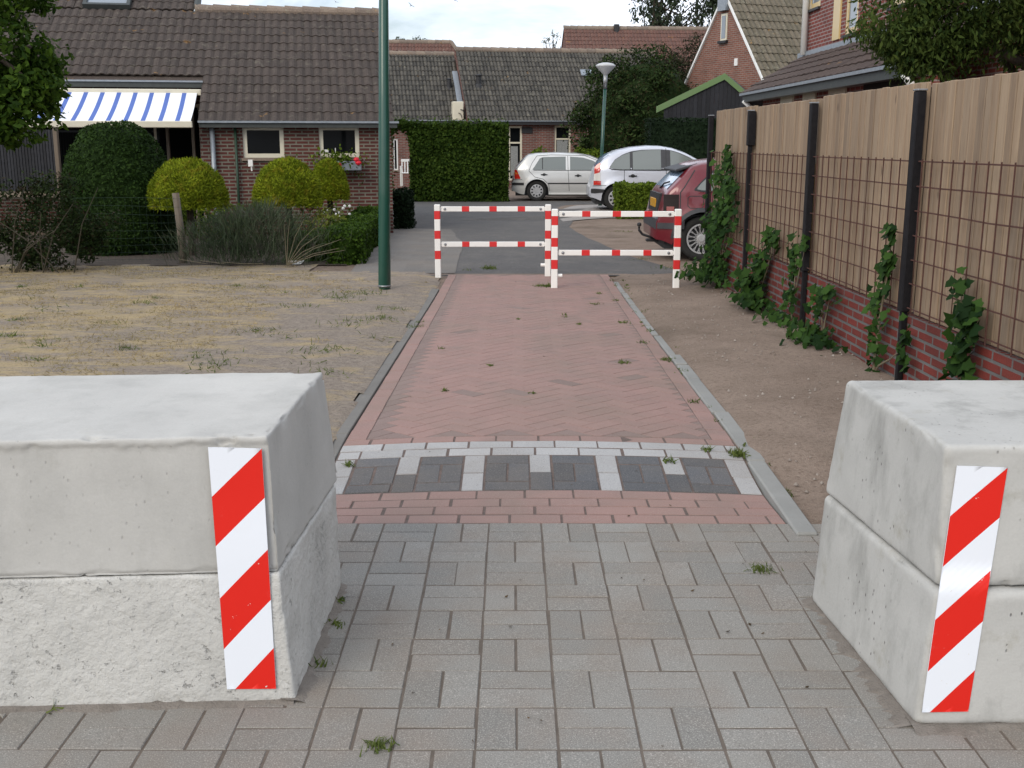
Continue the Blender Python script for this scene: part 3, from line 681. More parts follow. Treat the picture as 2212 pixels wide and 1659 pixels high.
def sticker(label, tl, tr, br, bl, Y, slope, bulge, rz, off):
    """striped film glued over both blocks; corners in reference pixels, laid on the front faces"""
    Q = [Vector(q) for q in (tl, tr, br, bl)]; (c1, r1), (c0, r0), sv, sw = Y
    def hit(d, c, r): n_ = Vector((math.sin(r), -math.cos(r), 0)); return n_.dot(Vector((c[0], c[1], 0)))/n_.dot(d)
    def pt(u, v):
        q = Q[0].lerp(Q[1], u).lerp(Q[3].lerp(Q[2], u), v); d = ray(q.x, q.y); k = ss(.388+sw, .392, H+d.z*hit(d, c1, r1))
        t = lerp(hit(d, c1, r1), hit(d, c0, r0), k); p = d*t+Vector((0, 0, H))
        return p+Vector((math.sin(rz), -math.cos(rz), 0))*(off+bulge*math.exp(-((v-sv)/.035)**2))
    m = MB(); bands = [(-.3, 0, 0), (0, .205, 1), (.205, .42, 0), (.42, .63, 1), (.63, .83, 0), (.83, 1.3, 1)]
    # s = v-(1-u)*slope ; stripes constant in s
    n = 44; k = 6
    for (a, b2, mi) in bands:
        for i in range(k):
            u0, u1 = i/k, (i+1)/k
            for j in range(n):
                s0, s1 = lerp(a, b2, j/n), lerp(a, b2, (j+1)/n)
                f = lambda u, s: min(1, max(0, s+(1-u)*slope))
                q = [(u0, f(u0, s0)), (u1, f(u1, s0)), (u1, f(u1, s1)), (u0, f(u0, s1))]
                if max(t[1] for t in q)-min(t[1] for t in q) < 1e-5: continue
                pts = []
                for t in q:
                    if not pts or (abs(t[0]-pts[-1][0])+abs(t[1]-pts[-1][1])) > 1e-6: pts.append(t)
                if len(pts) > 2 and abs(pts[0][0]-pts[-1][0])+abs(pts[0][1]-pts[-1][1]) < 1e-6: pts.pop()
                if len(pts) > 2: m.add([pt(*t) for t in pts], [tuple(range(len(pts)))], mi)
    # film thickness: a rim folded back towards the block
    loop = [(i/8, 0) for i in range(9)]+[(1, j/20) for j in range(1, 21)]+[(1-i/8, 1) for i in range(1, 9)]+[(0, 1-j/20) for j in range(1, 20)]
    back = Vector((-math.sin(rz), math.cos(rz), 0))*.003
    for i in range(len(loop)):
        a, b2 = pt(*loop[i]), pt(*loop[(i+1) % len(loop)]); m.quad(a, b2, b2+back, a+back, 0)
    o = m.build('hazard_sticker', [M['s_white'], M['s_red']], recalc=False, smooth=True)
    import bmesh
    bm = bmesh.new(); bm.from_mesh(o.data); bmesh.ops.remove_doubles(bm, verts=bm.verts, dist=2e-5); bm.to_mesh(o.data); bm.free()
    return settag(o, label, 'sticker', 'red and white hazard stickers')
sticker('red and white striped film on the left concrete blocks', (450, 965), (566, 968), (597, 1486), (491, 1487), ((CL2, rl2), (CL1, rl), .535, .25), .205, .0, rl2, .005)
sticker('red and white striped film, buckled at the joint of the right concrete blocks', (2066, 1005), (2175, 1009), (2090, 1535), (1990, 1537), ((CR2, rr2), (CR1, rr1), .525, .05), .205, .0, 0, .005)
# drifts of sand along the feet of the blocks
def drift(pts, w, n=220, seed=0):
    m = MB(); prev = None
    for i in range(n+1):
        f = i/n*(len(pts)-1); k = min(int(f), len(pts)-2); p = Vector(pts[k]).lerp(Vector(pts[k+1]), f-k); d = (Vector(pts[k+1])-Vector(pts[k])).normalized(); nn = Vector((d.y, -d.x))
        ww = w*max(.05, .5+.7*mnoise.noise(Vector((i*.045, seed, 0)))+.25*mnoise.noise(Vector((i*.17, seed, 4)))+.12*mnoise.noise(Vector((i*.5, seed, 8))))
        row = [(p.x-nn.x*.05, p.y-nn.y*.05, .012), (p.x, p.y, .008), (p.x+nn.x*ww*.5, p.y+nn.y*ww*.5, .0035), (p.x+nn.x*ww, p.y+nn.y*ww, -.004)]
        if prev:
            for q in range(3): m.quad(prev[q], prev[q+1], row[q+1], row[q])
        prev = row
    o = m.build('sand_drift', M['drift'], smooth=True); o['kind'] = 'structure'
drift([(-2.2, 2.71), (-.61, 2.80)], .07, seed=1); drift([(-.598, 2.79), (-.60, 3.62)], .06, seed=2)
drift([(1.035, 3.5), (1.08, 2.66), ], .11, seed=3); drift([(1.07, 2.65), (2.6, 2.71)], .08, seed=4)

# ------------------------------------------------------------------ barriers
def make_barrier(W, label, lockside):
    t = thing('safety_barrier', label, 'barrier', group='red and white barriers across the path end')
    HH = .866; PWd = .072; reds = ((.078, .195), (.355, .47), (.637, .756))
    for x0 in (0, W-PWd):
        m = MB(); cuts = sorted([0, 1]+[c for r in reds for c in r])
        for a, b in zip(cuts[:-1], cuts[1:]):
            mi = 1 if any(abs(a-r[0]) < 1e-6 for r in reds) else 0; z1, z0 = HH*(1-a), HH*(1-b)
            if b == 1: z0 = -.15
            c = .006; ring = [(x0+c, 0), (x0+PWd-c, 0), (x0+PWd, c), (x0+PWd, PWd-c), (x0+PWd-c, PWd), (x0+c, PWd), (x0, PWd-c), (x0, c)]
            n = 8; m.add([(p[0], p[1], z0) for p in ring]+[(p[0], p[1], z1) for p in ring], [(i, (i+1) % n, n+(i+1) % n, n+i) for i in range(n)], mi)
            if a == 0:
                r2 = [(x0+PWd/2+(p[0]-x0-PWd/2)*.82, PWd/2+(p[1]-PWd/2)*.82, z1+.008) for p in ring]
                m.add([(p[0], p[1], z1) for p in ring]+r2, [(i, (i+1) % n, n+(i+1) % n, n+i) for i in range(n)]+[tuple(range(n, 2*n))], 0)
        m.build('post', [M['b_white'], M['b_red']], t, world=False)
    a, b = PWd+.012, W-PWd-.012
    for zc in (HH*(1-.054), HH*(1-.549)):
        m = MB(); cuts = [0, .2, .272, .466, .539, .742, .814, 1]
        for i in range(7):
            xa, xb = lerp(a, b, cuts[i]), lerp(a, b, cuts[i+1]); c = .004
            ring = [(-.012+c, -.031), (.018-c, -.031), (.018, -.031+c), (.018, .031-c), (.018-c, .031), (-.012+c, .031), (-.012, .031-c), (-.012, -.031+c)]
            n = 8; m.add([(xa, PWd/2+p[0], zc+p[1]) for p in ring]+[(xb, PWd/2+p[0], zc+p[1]) for p in ring], [(k, (k+1) % n, n+(k+1) % n, n+k) for k in range(n)]+[tuple(range(n)), tuple(range(n, 2*n))], i % 2)
        for (p, q) in ((PWd-.002, a+.002), (b-.002, W-PWd+.002)): m.box(p, q, PWd/2-.004, PWd/2+.008, zc-.022, zc+.022, 0)
        o = m.build('rail', [M['b_white'], M['b_red']], t, world=False)
        for xb in (a+.045, b-.045):
            m = MB(); m.lathe([(.0165, 0), (.0165, .006), (.012, .011), (.0, .013)], 12, F=lambda p, q, h, xb=xb, zc=zc: (xb+p, PWd/2-.012-h, zc+q)); m.build('bolt', M['steel'], o, world=False)
    m = MB(); lx = (0 if lockside < 0 else W); m.tube([(lx-.002*lockside, PWd/2, .135), (lx+lockside*.05, PWd/2, .135)], .02, 12); m.build('lock_cylinder', M['b_white'], t, world=False)
    return t
p = G(940, 597); q = G(1192, 592); t = make_barrier(1.425, 'farther red and white pipe barrier across the left half of the path', 1)
t.location = (p.x, p.y, p.z); t.rotation_euler.z = R(.6)
for ch in t.children:
    if ch.name.startswith('lock'): ch.location.x -= .122
p = G(1190.5, 622); t2 = make_barrier(1.435, 'nearer red and white pipe barrier over the right half of the path end', -1); t2.location = (p.x, p.y, p.z); t2.rotation_euler.z = R(-.9)
for ch in t2.children:
    if ch.name.startswith('lock'): ch.location.x += .122

# ------------------------------------------------------------------ lamps
p = G(831, 625); t = thing('lamp_post', 'tall thick dark green lamp post standing on the lawn edge beside the path', 'lamp post', p, group='green lamp posts')
m = MB(); m.tube([(p.x, p.y, p.z-.2), (p.x, p.y, p.z+.045), (p.x+.02, p.y, p.z+1.0), (p.x+.13, p.y, p.z+6)], [.07, .069, .0635, .035], 24); m.build('pole', M['pole'], t, smooth=True)
m = MB(); m.lathe([(.069, .03), (.0735, .032), (.0735, .048), (.069, .05)], 24, F=lambda a, b, h: (p.x+a, p.y+b, p.z+h)); m.build('base_ring', M['steel'], t, smooth=True)
m = MB(); m.lathe([(.03, 6.0), (.05, 6.02), (.24, 6.16), (.25, 6.19), (.2, 6.25), (.05, 6.29), (0, 6.29)], 20, F=lambda a, b, h: (p.x+.13+a, p.y+b, p.z+h)); m.build('lamp_head', M['whitep'], t, smooth=True)
LY = 28.5; p = at(1301, 345, LY); zt = at(1308, 160, LY); t = thing('lamp_post', 'slim green street lamp with shallow white dish head behind the parked cars', 'lamp post', (zt.x, LY, gz(zt.x, LY)), group='green lamp posts')
m = MB(); m.tube([(zt.x-.08, LY, gz(zt.x, LY)-.1), (zt.x-.06, LY, 1.2), (zt.x-.005, LY, zt.z-.35)], [.052, .045, .04], 12); m.build('pole', M['pole'], t, smooth=True)
m = MB(); m.tube([(zt.x-.005, LY, zt.z-.36), (zt.x, LY, zt.z+.02)], [.05, .05], 12); m.build('collar', M['steel'], t, smooth=True)
m = MB(); m.lathe([(.05, -.02), (.07, .0), (.235, .17), (.25, .19), (.25, .205), (.19, .25), (.08, .275), (0, .28)], 24, F=lambda a, b, h: (zt.x+a, LY+b, zt.z+h)); m.build('lamp_head', m_basic('milky_lamp_plastic', (.5, .51, .52, 1), (.42, .43, .44, 1), 6, .35), t, smooth=True)

# ------------------------------------------------------------------ fence on the right
def FX(Y): return 2.6-.0204*Y           # fence line
FD = Vector((-.0204, 1, 0)).normalized(); FN = Vector((-1, -.0204, 0)).normalized()   # along, and towards the path
F_post = [2.45, 4.62, 6.74, 8.92, 11.05, 13.02]
def FP_(s, n, z): return (FX(s)+FN.x*n, s+FN.y*n, z)
FT = 1.885; FB = .485
wt = thing('garden_wall', 'low glossy red brick wall with grey joints under the wooden fence', 'wall', (FX(9), 9, 0))
m = MB()
m.box(2.2, 13.0, -.11, 0, -.3, FB, F=FP_); m.build('brickwork', M['br_fence'], wt)
tf = thing('board_fence', 'tall wooden board fence with rusty mesh and black posts above the red brick wall', 'fence', FP_(9, 0, FB))
for i in range(5):
    a, b = F_post[i]+.0, F_post[i+1]
    m = MB(); s = a+.03; e = b-.045; stp = FT-.012*(i % 2)
    while s < e-.02:
        w = min(random.choice((.078, .09, .098, .105)), e-s); m.bbox(s+.0032, s+w-.0032, -.05-random.random()*.006, -.027+random.random()*.008, FB+.006, stp+random.uniform(-.003, .003), .004, F=FP_); s += w
    t = m.build('panel', M['wood'], tf); m = MB(); m.box(a+.03, b-.045, -.075, -.06, FB+.03, FT-.03, F=FP_); m.build('gap_shade_panel', M['oldwood'], t, world=False)  # unseen panel added behind the boards so their gaps read dark
    m = MB(); m.box(a+.035, a+.085, -.024, .0, FB+.006, FT-.52 if i == 3 else FT-.04, F=FP_); m.build('edge_batten', M['wood_o'] if i in (3, 2) else M['wood'], t, world=False)
    m = MB()
    for z in np.linspace(FB+.05, 1.42, 7): m.tube([FP_(lerp(a+.06, b-.05, q/6), .022, z+.006*mnoise.noise(Vector((q, z*5, i)))) for q in range(7)], .0046, 5, cap=False)
    s = a+.09
    while s < b-.06:
        m.tube([FP_(s+.01*mnoise.noise(Vector((s*3, 1, i))), .028, FB+.01), FP_(s, .028, .95), FP_(s+.008*mnoise.noise(Vector((s*3, 7, i))), .028, 1.435)], .0044, 5, cap=False); s += .147
    m.build('rebar_mesh', M['rust'], t, world=False)
for i, s in enumerate(F_post):
    m = MB(); z0 = gz(FX(s), s)-.1; top = FT-.055
    m.bbox(s-.04, s+.035, .0 if i != 4 else -.02, .055, FB+.02 if i != 4 else 1.5, top, .006, F=FP_)
    m.bbox(s-.018, s+.022, .004, .042, z0, FB+.03 if i != 4 else 1.52, .004, F=FP_); t = m.build('post', M['black'], tf)
    m = MB(); m.bbox(s-.043, s+.038, -.003, .058, top+.0005, top+.012, .003, F=FP_); m.build('cap', M['steel'], t, world=False)

# ------------------------------------------------------------------ ivy
def ivy(label, spec, size=.065, n=None):
    """spec: list of (s along fence, z centre, rs, rz, out, count)"""
    pts = []; nr = []; stems = []
    size *= .8
    for (s, z, rs, rz, out, cnt) in spec:
        cnt = int(cnt*1.35); d = RNG.normal(size=(cnt, 3))*.5; d = np.clip(d, -1.9, 1.9); d[:, 0] *= 1.25
        for k in range(cnt): 
            o_ = .05+abs(d[k, 1])*out; pts.append(FP_(s+d[k, 0]*rs, o_, max(.02+gz(FX(s), s), z+d[k, 2]*rz))); nr.append((FN.x*.9, FN.y*.9-.35, .45))
    s0 = spec[0][0]; base = FP_(s0, .09, gz(FX(s0), s0))
    t = thing('ivy_plant', label, 'ivy', base, group='ivy plants on the fence')
    leaves('leaves', pts, M['lf_ivy'], t, size, .95, IVY, np.array(nr), .45, .2, jit=.6, up=np.array([0, 0, -.6]))
    m = MB()
    for (s, z, rs, rz, out, cnt) in spec:
        z0 = gz(FX(s0), s0); k = 7
        m.tube([FP_(lerp(s0, s, (q/k)**1.2)+.03*mnoise.noise(Vector((q*.7, s*5, z))), .055+.02*mnoise.noise(Vector((q, s, 2))), lerp(z0, z, q/k)) for q in range(k+1)], [lerp(.008, .003, q/k) for q in range(k+1)], 5)
    m.build('stems', M['twig'], t)
def fs(px): return 2.6*FP/((px-1059)*.9764+FP*.0204*0)      # distance along the fence seen at px
ivy('tall dense ivy climbing the far end of the fence by the red car', [(12.1, .25, .36, .25, .2, 150), (12.1, .65, .42, .3, .12, 170), (11.9, 1.05, .36, .3, .1, 130), (11.5, .8, .28, .25, .08, 46), (11.9, 1.36, .18, .14, .06, 36), (11.5, 1.12, .22, .08, .06, 26), (12.3, .1, .5, .08, .4, 140), (12.5, .5, .2, .3, .1, 60)], .075)
ivy('bushy dark ivy heap against the brick wall, third plant along the fence', [(10.35, .2, .22, .16, .22, 150), (10.2, .42, .16, .14, .1, 55), (10.0, .66, .1, .12, .06, 26), (9.75, .72, .1, .08, .06, 18), (10.05, .1, .22, .08, .26, 70)], .085)
ivy('ivy wound around the foot of a black fence post', [(9.15, .3, .13, .25, .07, 48), (9.08, .62, .12, .16, .07, 34), (9.3, .06, .35, .06, .18, 60), (8.85, .74, .08, .08, .05, 10)], .07)
ivy('low fan of ivy on the soil before the brick wall', [(8.25, .08, .3, .08, .24, 130), (8.3, .32, .12, .14, .1, 36), (8.1, .44, .14, .05, .08, 22)], .075)
ivy('thin sparse ivy beside the tall black post', [(7.1, .25, .12, .3, .06, 34), (7.05, .5, .12, .14, .05, 20), (7.0, .75, .09, .16, .05, 30), (6.95, .95, .06, .08, .05, 12), (6.6, .3, .08, .2, .06, 16)], .07)
ivy('big leaved ivy growing above the right concrete block', [(5.8, .1, .2, .15, .08, 50), (5.75, .42, .12, .16, .07, 50), (5.72, .62, .11, .12, .07, 50), (5.85, .78, .08, .06, .05, 14)], .075)

# ------------------------------------------------------------------ houses
def tiles(mb, P, u0, u1, v0, v1, wave, course, amp=.022, lift=.018, keep=None, mi=0):
    """double-curved roof tiles in the slope frame P(u along, v up the slope, n out of the roof)"""
    prof = [(0, .0), (.18, .45), (.42, 1.0), (.66, .8), (.85, .2), (1.0, .0)]
    nu = int((u1-u0)/wave+.5); nv = int((v1-v0)/course+.5); k = len(prof)
    for j in range(nv):
        for i in range(nu):
            a = u0+i*wave; b = v0+j*course
            if keep and not keep(a+wave/2, b+course/2): continue
            dz = random.gauss(0, .0025); du = random.gauss(0, .002); vs = []
            for (f, h) in prof: vs.append(P(a+f*wave+du, b-.03+random.gauss(0, .0), amp*h+lift+dz-.024))
            for (f, h) in prof: vs.append(P(a+f*wave+du, b-.03, amp*h+lift+dz))
            for (f, h) in prof: vs.append(P(a+f*wave+du, b+course, amp*h+dz))
            fs_ = [(q, q+1, k+q+1, k+q) for q in range(k-1)]+[(k+q, k+q+1, 2*k+q+1, 2*k+q) for q in range(k-1)]
            r0 = random.random(); mb.add(vs, fs_, mi, r0)
            hh = [(prof[q][1]+prof[q+1][1])/2 for q in range(k-1)]; mb.r[-2*(k-1):] = [.5*r0+.5*h for h in hh*2]
def ridge_tiles(mb, P, u0, u1, v, r=.1, step=.33, mi=0):
    u = u0
    while u < u1-.05:
        e = min(u+step+.03, u1); vs = []
        for (uu, rr) in ((u, r*1.08), (e, r*.96)):
            for k in range(7): t = pi*k/6; vs.append(P(uu, v+.005+math.cos(t)*rr, math.sin(t)*rr*.8+(.012 if uu == u else 0)))
        mb.add(vs, [(k, k+1, 8+k, 7+k) for k in range(6)]+[tuple(range(7))], mi); u += step
def wall_holes(mb, P, u0, u1, z0, z1, holes, depth=.1, mi=0):
    us = sorted({u0, u1} | {h[0] for h in holes} | {h[1] for h in holes}); zs = sorted({z0, z1} | {h[2] for h in holes} | {h[3] for h in holes})
    for i in range(len(us)-1):
        for j in range(len(zs)-1):
            cu, cz = (us[i]+us[i+1])/2, (zs[j]+zs[j+1])/2
            if any(h[0] < cu < h[1] and h[2] < cz < h[3] for h in holes): continue
            mb.quad(P(us[i], 0, zs[j]), P(us[i+1], 0, zs[j]), P(us[i+1], 0, zs[j+1]), P(us[i], 0, zs[j+1]), mi)
    for (a, b, c, d) in holes:
        for (p, q) in (((a, c), (b, c)), ((b, c), (b, d)), ((b, d), (a, d)), ((a, d), (a, c))):
            mb.quad(P(p[0], 0, p[1]), P(q[0], 0, q[1]), P(q[0], depth, q[1]), P(p[0], depth, p[1]), mi)
def window(par, P, a, b, c, d, fw=.055, fmat=None, glass=None, sill=True, bars=(), inset_=.035, silld=.05, smat=None, name='window'):
    m = MB(); f0, f1 = inset_, inset_+.05
    m.box(a+.002, b-.002, f0, f1, d-fw, d-.002, F=P); m.box(a+.002, b-.002, f0, f1, c+.002, c+fw, F=P); m.box(a+.002, a+fw, f0, f1, c+fw, d-fw, F=P); m.box(b-fw, b-.002, f0, f1, c+fw, d-fw, F=P)
    for (k, q) in bars:
        if k == 'z': m.box(a+fw, b-fw, f0+.002, f1-.002, q-fw*.4, q+fw*.4, F=P)
        else: m.box(q-fw*.4, q+fw*.4, f0+.002, f1-.002, c+fw, d-fw, F=P)
    o = m.build(name, fmat or M['cream'], par)
    m = MB(); m.box(a+fw*.9, b-fw*.9, f0+.02, f0+.03, c+fw*.9, d-fw*.9, F=P); g_ = m.build('pane', glass or M['glass'], o, world=False)
    if sill:
        m = MB(); m.box(a-.03, b+.03, -silld, .03, c-.05, c-.004, F=P); m.build('sill', smat or M['ridge'], o, world=False)
    return o
def frame(O, ang):                       # u to the right along the front, v inwards
    ca, sa = math.cos(ang), math.sin(ang)
    return lambda u, v, z: (O[0]+u*ca-v*sa, O[1]+u*sa+v*ca, z)
def slope_frame(P, zE, S):               # slope starting at the front line v=0, height zE
    c, s = math.cos(S), math.sin(S)
    return lambda u, v, n: P(u, v*c-n*s, zE+v*s+n*c)

# ---- left house
ALh = R(10); OL = at(845, 300, 20.5); PL_ = frame((OL.x, 20.5), ALh); S = R(31); zE = 1.90
hs = thing('brick_house', 'low brown tiled brick house with a striped awning on the left', 'house', PL_(-3, 0, -.1))
def winpx(P, px0, px1, py0, py1):        # opening from pixels on the plane v=0 of frame P
    res = []
    for px in (px0, px1):
        d = ray(px, 300); o = Vector(P(0, 0, 0)); e = Vector(P(1, 0, 0))-o
        den = d.x*e.y-d.y*e.x; u = -(d.x*o.y-d.y*o.x)/den; res.append(u)
    um = sum(res)/2; Y = P(um, 0, 0)[1]; z0 = at((px0+px1)/2, py1, Y).z; z1 = at((px0+px1)/2, py0, Y).z
    return res[0], res[1], z0, z1
w1 = winpx(PL_, 524, 613, 272, 341); w2 = winpx(PL_, 689, 776, 272, 340)
US = winpx(PL_, 432, 845, 200, 300)[0]   # where the recessed part begins
m = MB(); zb = -.3
wall_holes(m, PL_, US, 0, zb, zE, [w1, w2], .11)
m.quad(PL_(0, 0, zb), PL_(0, 7.4, zb), PL_(0, 7.4, zE), PL_(0, 0, zE)); m.add([PL_(0, 0, zE), PL_(0, 7.4, zE), PL_(0, 3.7, zE+2.15)], [(0, 1, 2)])
VR = 1.75                                 # recess depth of the porch wall
m.quad(PL_(US, 0, zb), PL_(US, VR, zb), PL_(US, VR, 3.0), PL_(US, 0, zE), 0)
PR = lambda u, v, z: PL_(u, v+VR, z)
d1 = (US-1.9, US-.12, zb, 2.25); d2 = (US-3.2, US-2.2, .55, 2.2); 
wall_holes(m, PR, -12, US-.001, zb, 2.95, [d1, d2], .1)
m.build('wall', M['br_left'], hs)
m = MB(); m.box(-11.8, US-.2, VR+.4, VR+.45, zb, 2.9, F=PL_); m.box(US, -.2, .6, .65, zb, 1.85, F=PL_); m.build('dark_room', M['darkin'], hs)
window(hs, PL_, *w1, fw=.075); o = window(hs, PL_, *w2, fw=.075)
m = MB(); uu = lerp(w2[0], w2[1], .18); m.lathe([(.03, 0), (.04, .05), (.0, .05)], 10, F=lambda a, b, h: PL_(uu+a, .05+b*.3, w2[2]+.09+h)); m.build('windowsill_pot', M['whitep'], o, world=False); m = MB(); m.tube([PL_(lerp(w2[0], w2[1], .4), .05, w2[2]+.08), PL_(lerp(w2[0], w2[1], .4), .05, w2[2]+.17)], .008, 6); m.build('window_candle', M['whitep'], o, world=False)
window(hs, PR, *d1, fw=.06, sill=False, bars=(('u', US-1.0),), name='patio_door'); window(hs, PR, *d2, fw=.06, name='window')
PS = slope_frame(PL_, zE+.06, S); vr = 4.32; vcut = 1.42
m = MB(); u_l = -12.0
usp = winpx(PL_, 462, 792, 200, 300)[0]+.0
tiles(m, PS, u_l, .06, -.12, vr, .1565, .335, .025, .014, keep=lambda u, v: not (u < US+.05 and v < vcut))
URs = US-.32
tiles(m, PS, u_l, URs, vr+.0, vr+2.9, .1565, .335, .025, .014)
for (a, b, c, d) in ((US+.05, .05, -.1, vr), (u_l, US+.05, vcut-.1, vr), (u_l, URs-.02, vr, vr+2.9)): m.quad(PS(a, c, -.03), PS(b, c, -.03), PS(b, d, -.03), PS(a, d, -.03), 0)
PSb = lambda u, v, n: PL_(u, 2*vr*math.cos(S)-(v*math.cos(S)-n*math.sin(S)), zE+.06+v*math.sin(S)+n*math.cos(S))
m.quad(PSb(u_l, -.1, -.03), PSb(.05, -.1, -.03), PSb(.05, vr, -.03), PSb(u_l, vr, -.03), 0)
rf = m.build('roof', M['t_left'], hs)
m = MB(); ridge_tiles(m, PS, URs+.02, .08, vr+.0, .12, .36); m.build('ridge', M['ridge'], rf, world=False)
m = MB(); m.tube([PS(URs+.06, vr-.0, .05), PS(URs+.06, vr+2.9, .05)], .07, 8); m.build('verge_flashing', M['fascia'], rf, world=False)
sk = winpx(PL_, 183, 273, 200, 300); m = MB()
zt_ = lambda py: None
# roof window high on the slope
a, b = sk[0]*1.13-.05, sk[1]*1.13-.05
for vv in np.linspace(3.5, 6, 200):
    q = Vector(PS((a+b)/2, vv, .05)); 
    yy = q.y; zc = (q.y*CP-(q.z-H)*SP); py = 829.5-FP*((q.z-H)*CP+q.y*SP)/zc
    if py < 13: break
V0 = vv
def to_px(q):
    zc = q[1]*CP-(q[2]-H)*SP; return 1106+FP*q[0]/zc, 829.5-FP*((q[2]-H)*CP+q[1]*SP)/zc
def u_at(pxw, v):
    us = np.linspace(-11, 0, 600); e = [abs(to_px(PS(u, v, .05))[0]-pxw) for u in us]; return us[int(np.argmin(e))]
a, b = u_at(186, V0), u_at(272, V0)
m.box(a-.07, b+.07, V0-.03, V0+.05, .0, .1, F=PS); m.box(a-.07, a, V0+.05, V0+.9, .0, .1, F=PS); m.box(b, b+.07, V0+.05, V0+.9, .0, .1, F=PS); m.box(a-.07, b+.07, V0+.9, V0+.98, .0, .1, F=PS)
o = m.build('skylight', M['fascia'], rf, world=False)
m = MB(); m.box(a, b, V0+.05, V0+.9, .05, .06, F=PS); m.build('skylight_pane', M['glass2'], rf, world=False)
# gutters
m = MB(); m.box(US+.02, .1, -.2, -.03, zE-.11, zE-.015, F=PL_); m.build('fascia_board', M['fascia'], hs)
m = MB(); m.box(US, .13, -.235, -.205, zE-.03, zE+.005, F=PL_); m.build('gutter', M['zinc'], hs)
zG = zE+.06+vcut*math.sin(S); vG = vcut*math.cos(S)
m = MB(); m.box(u_l, US+.0, vG-.17, vG-.02, zG-.17, zG-.05, F=PL_); m.build('fascia_board', M['fascia'], hs)
m = MB(); m.box(u_l, US+.01, vG-.2, vG-.175, zG-.075, zG-.045, F=PL_); m.build('gutter', M['zinc'], hs)
for (uu, rr) in ((US+.22, .045), (US+.62, .025)):
    m = MB(); m.tube([PL_(uu, -.06, zE-.1), PL_(uu, -.06, zb)], rr, 10); m.build('downpipe', M['zinc'] if rr > .03 else M['wire'], hs, smooth=True)
m = MB(); q0 = at(543, 352, 19.98); m.box(-.04, .04, -.05, -.0, -.06, .06, F=lambda a, b, c: (q0.x+a, q0.y+b-.03, q0.z+c)); m.tube([(q0.x+.01, q0.y-.05, q0.z-.06), (q0.x+.015, q0.y-.06, q0.z-.14)], .014, 6); m.build('wall_tap', M['whitep'], hs)
# awning
zA = zG-.2; vA = vG-.12; za2 = 1.83; vA2 = -.42
m = MB(); m.bbox(-9.5, US-.02, vA-.12, vA+.02, zA-.115, zA-.0, .015, F=PL_); aw = m.build('awning', M['cream'], hs); settag(aw, 'blue and white striped awning')
m = MB(); sp = .287; u = US-.1; wd = 9.2; k0 = 0
edges = [US-.1]; x_ = US-.1-.185
while x_ > -9.4: edges += [x_, x_-.078]; x_ -= sp
edges.append(-9.4)
for i in range(len(edges)-1):
    for j in range(8):
        f0, f1 = j/8, (j+1)/8; sag = lambda f: -.03*math.sin(pi*f)
        pt = lambda u, f: PL_(u, lerp(vA-.1, vA2, f), lerp(zA-.06, za2+.06, f)+sag(f))
        m.quad(pt(edges[i], f0), pt(edges[i+1], f0), pt(edges[i+1], f1), pt(edges[i], f1), i % 2)
m.build('fabric', [M['aw_white'], M['aw_blue']], aw, world=False, smooth=False)
m = MB(); m.bbox(-9.45, US-.07, vA2-.05, vA2+.01, za2-.05, za2+.065, .012, F=PL_); m.build('front_bar', M['cream'], aw, world=False)
for uu in (US-.2, US-3.2): m = MB(); m.tube([PL_(uu, vA-.05, zA-.1), PL_(uu-.35, (vA+vA2)/2, (zA+za2)/2-.12), PL_(uu, vA2, za2)], .02, 8); m.build('folding_arm', M['cream'], aw, world=False)
for pxp in (127, 366, 421):
    q0 = at(pxp, 350, 20.4 if pxp > 300 else 19.4); m = MB(); m.box(q0.x-.025, q0.x+.025, q0.y-.03, q0.y+.03, -.2, 2.2 if pxp > 300 else 1.72); m.build('porch_post', M['oldwood'], hs)
# dark slatted screen at the far left, in front of the porch
q0, q1 = at(-60, 405, 18.6), at(128, 405, 18.9); t = thing('slatted_screen', 'dark slatted screen under the awning behind the left tree', 'screen', (q1.x-.8, 18.8, -.1))
m = MB(); n = 26
for i in range(n): m.bbox(lerp(q0.x, q1.x, i/n)+.004, lerp(q0.x, q1.x, (i+1)/n)-.004, 18.86, 18.885, .72, 1.74, .003)
m.build('slats', M['plank'], t)
m = MB(); m.bbox(q0.x, q1.x+.03, 18.83, 18.9, .62, .715, .006); m.bbox(q1.x, q1.x+.07, 18.82, 18.9, -.2, 1.76, .006); m.bbox(q0.x-.1, q0.x-.03, 18.82, 18.9, -.2, 1.9, .006); m.build('frame', M['oldwood'], t)

# ---- houses at the back
AB = R(9.5)
def back_house(name, label, px_r, px_l, Y, zE, S, run, wave, tmat, bmat, lft, rgt, setb=0, ridge_m=None, zbot=-.3):
    O = at(px_r, 262, Y); P = frame((O.x, Y), AB); return P
O2 = at(1013, 262, 42); P2 = frame((O2.x, 42), AB); zE2 = 2.30; S2 = R(37); vr2 = 4.62; L2 = 8.2
h2 = thing('brick_house', 'low brick house with green doors and dark roof behind the silver car', 'house', P2(3, 0, -.13))
wd = [winpx(P2, *q) for q in ((1098, 1128, 272, 390), (1198, 1233, 271, 345), (1252, 1288, 296, 345))]
m = MB(); wall_holes(m, P2, 0, L2, -.4, zE2, [wd[0], (wd[1][0], wd[1][1], .9, wd[1][3]), (wd[2][0], wd[2][1], .9, wd[2][3])], .12)
m.add([P2(0, 0, -.4), P2(0, 7.4, -.4), P2(0, 7.4, zE2), P2(0, 3.7, zE2+2.72), P2(0, 0, zE2)], [(0, 1, 2, 3, 4)]); m.quad(P2(L2, 0, -.4), P2(L2, 7.4, -.4), P2(L2, 7.4, zE2), P2(L2, 0, zE2)); m.build('wall', M['br_back'], h2)
m = MB(); m.box(.1, L2-.1, .5, .55, -.4, 2.2, F=P2); m.build('dark_room', M['darkin'], h2)
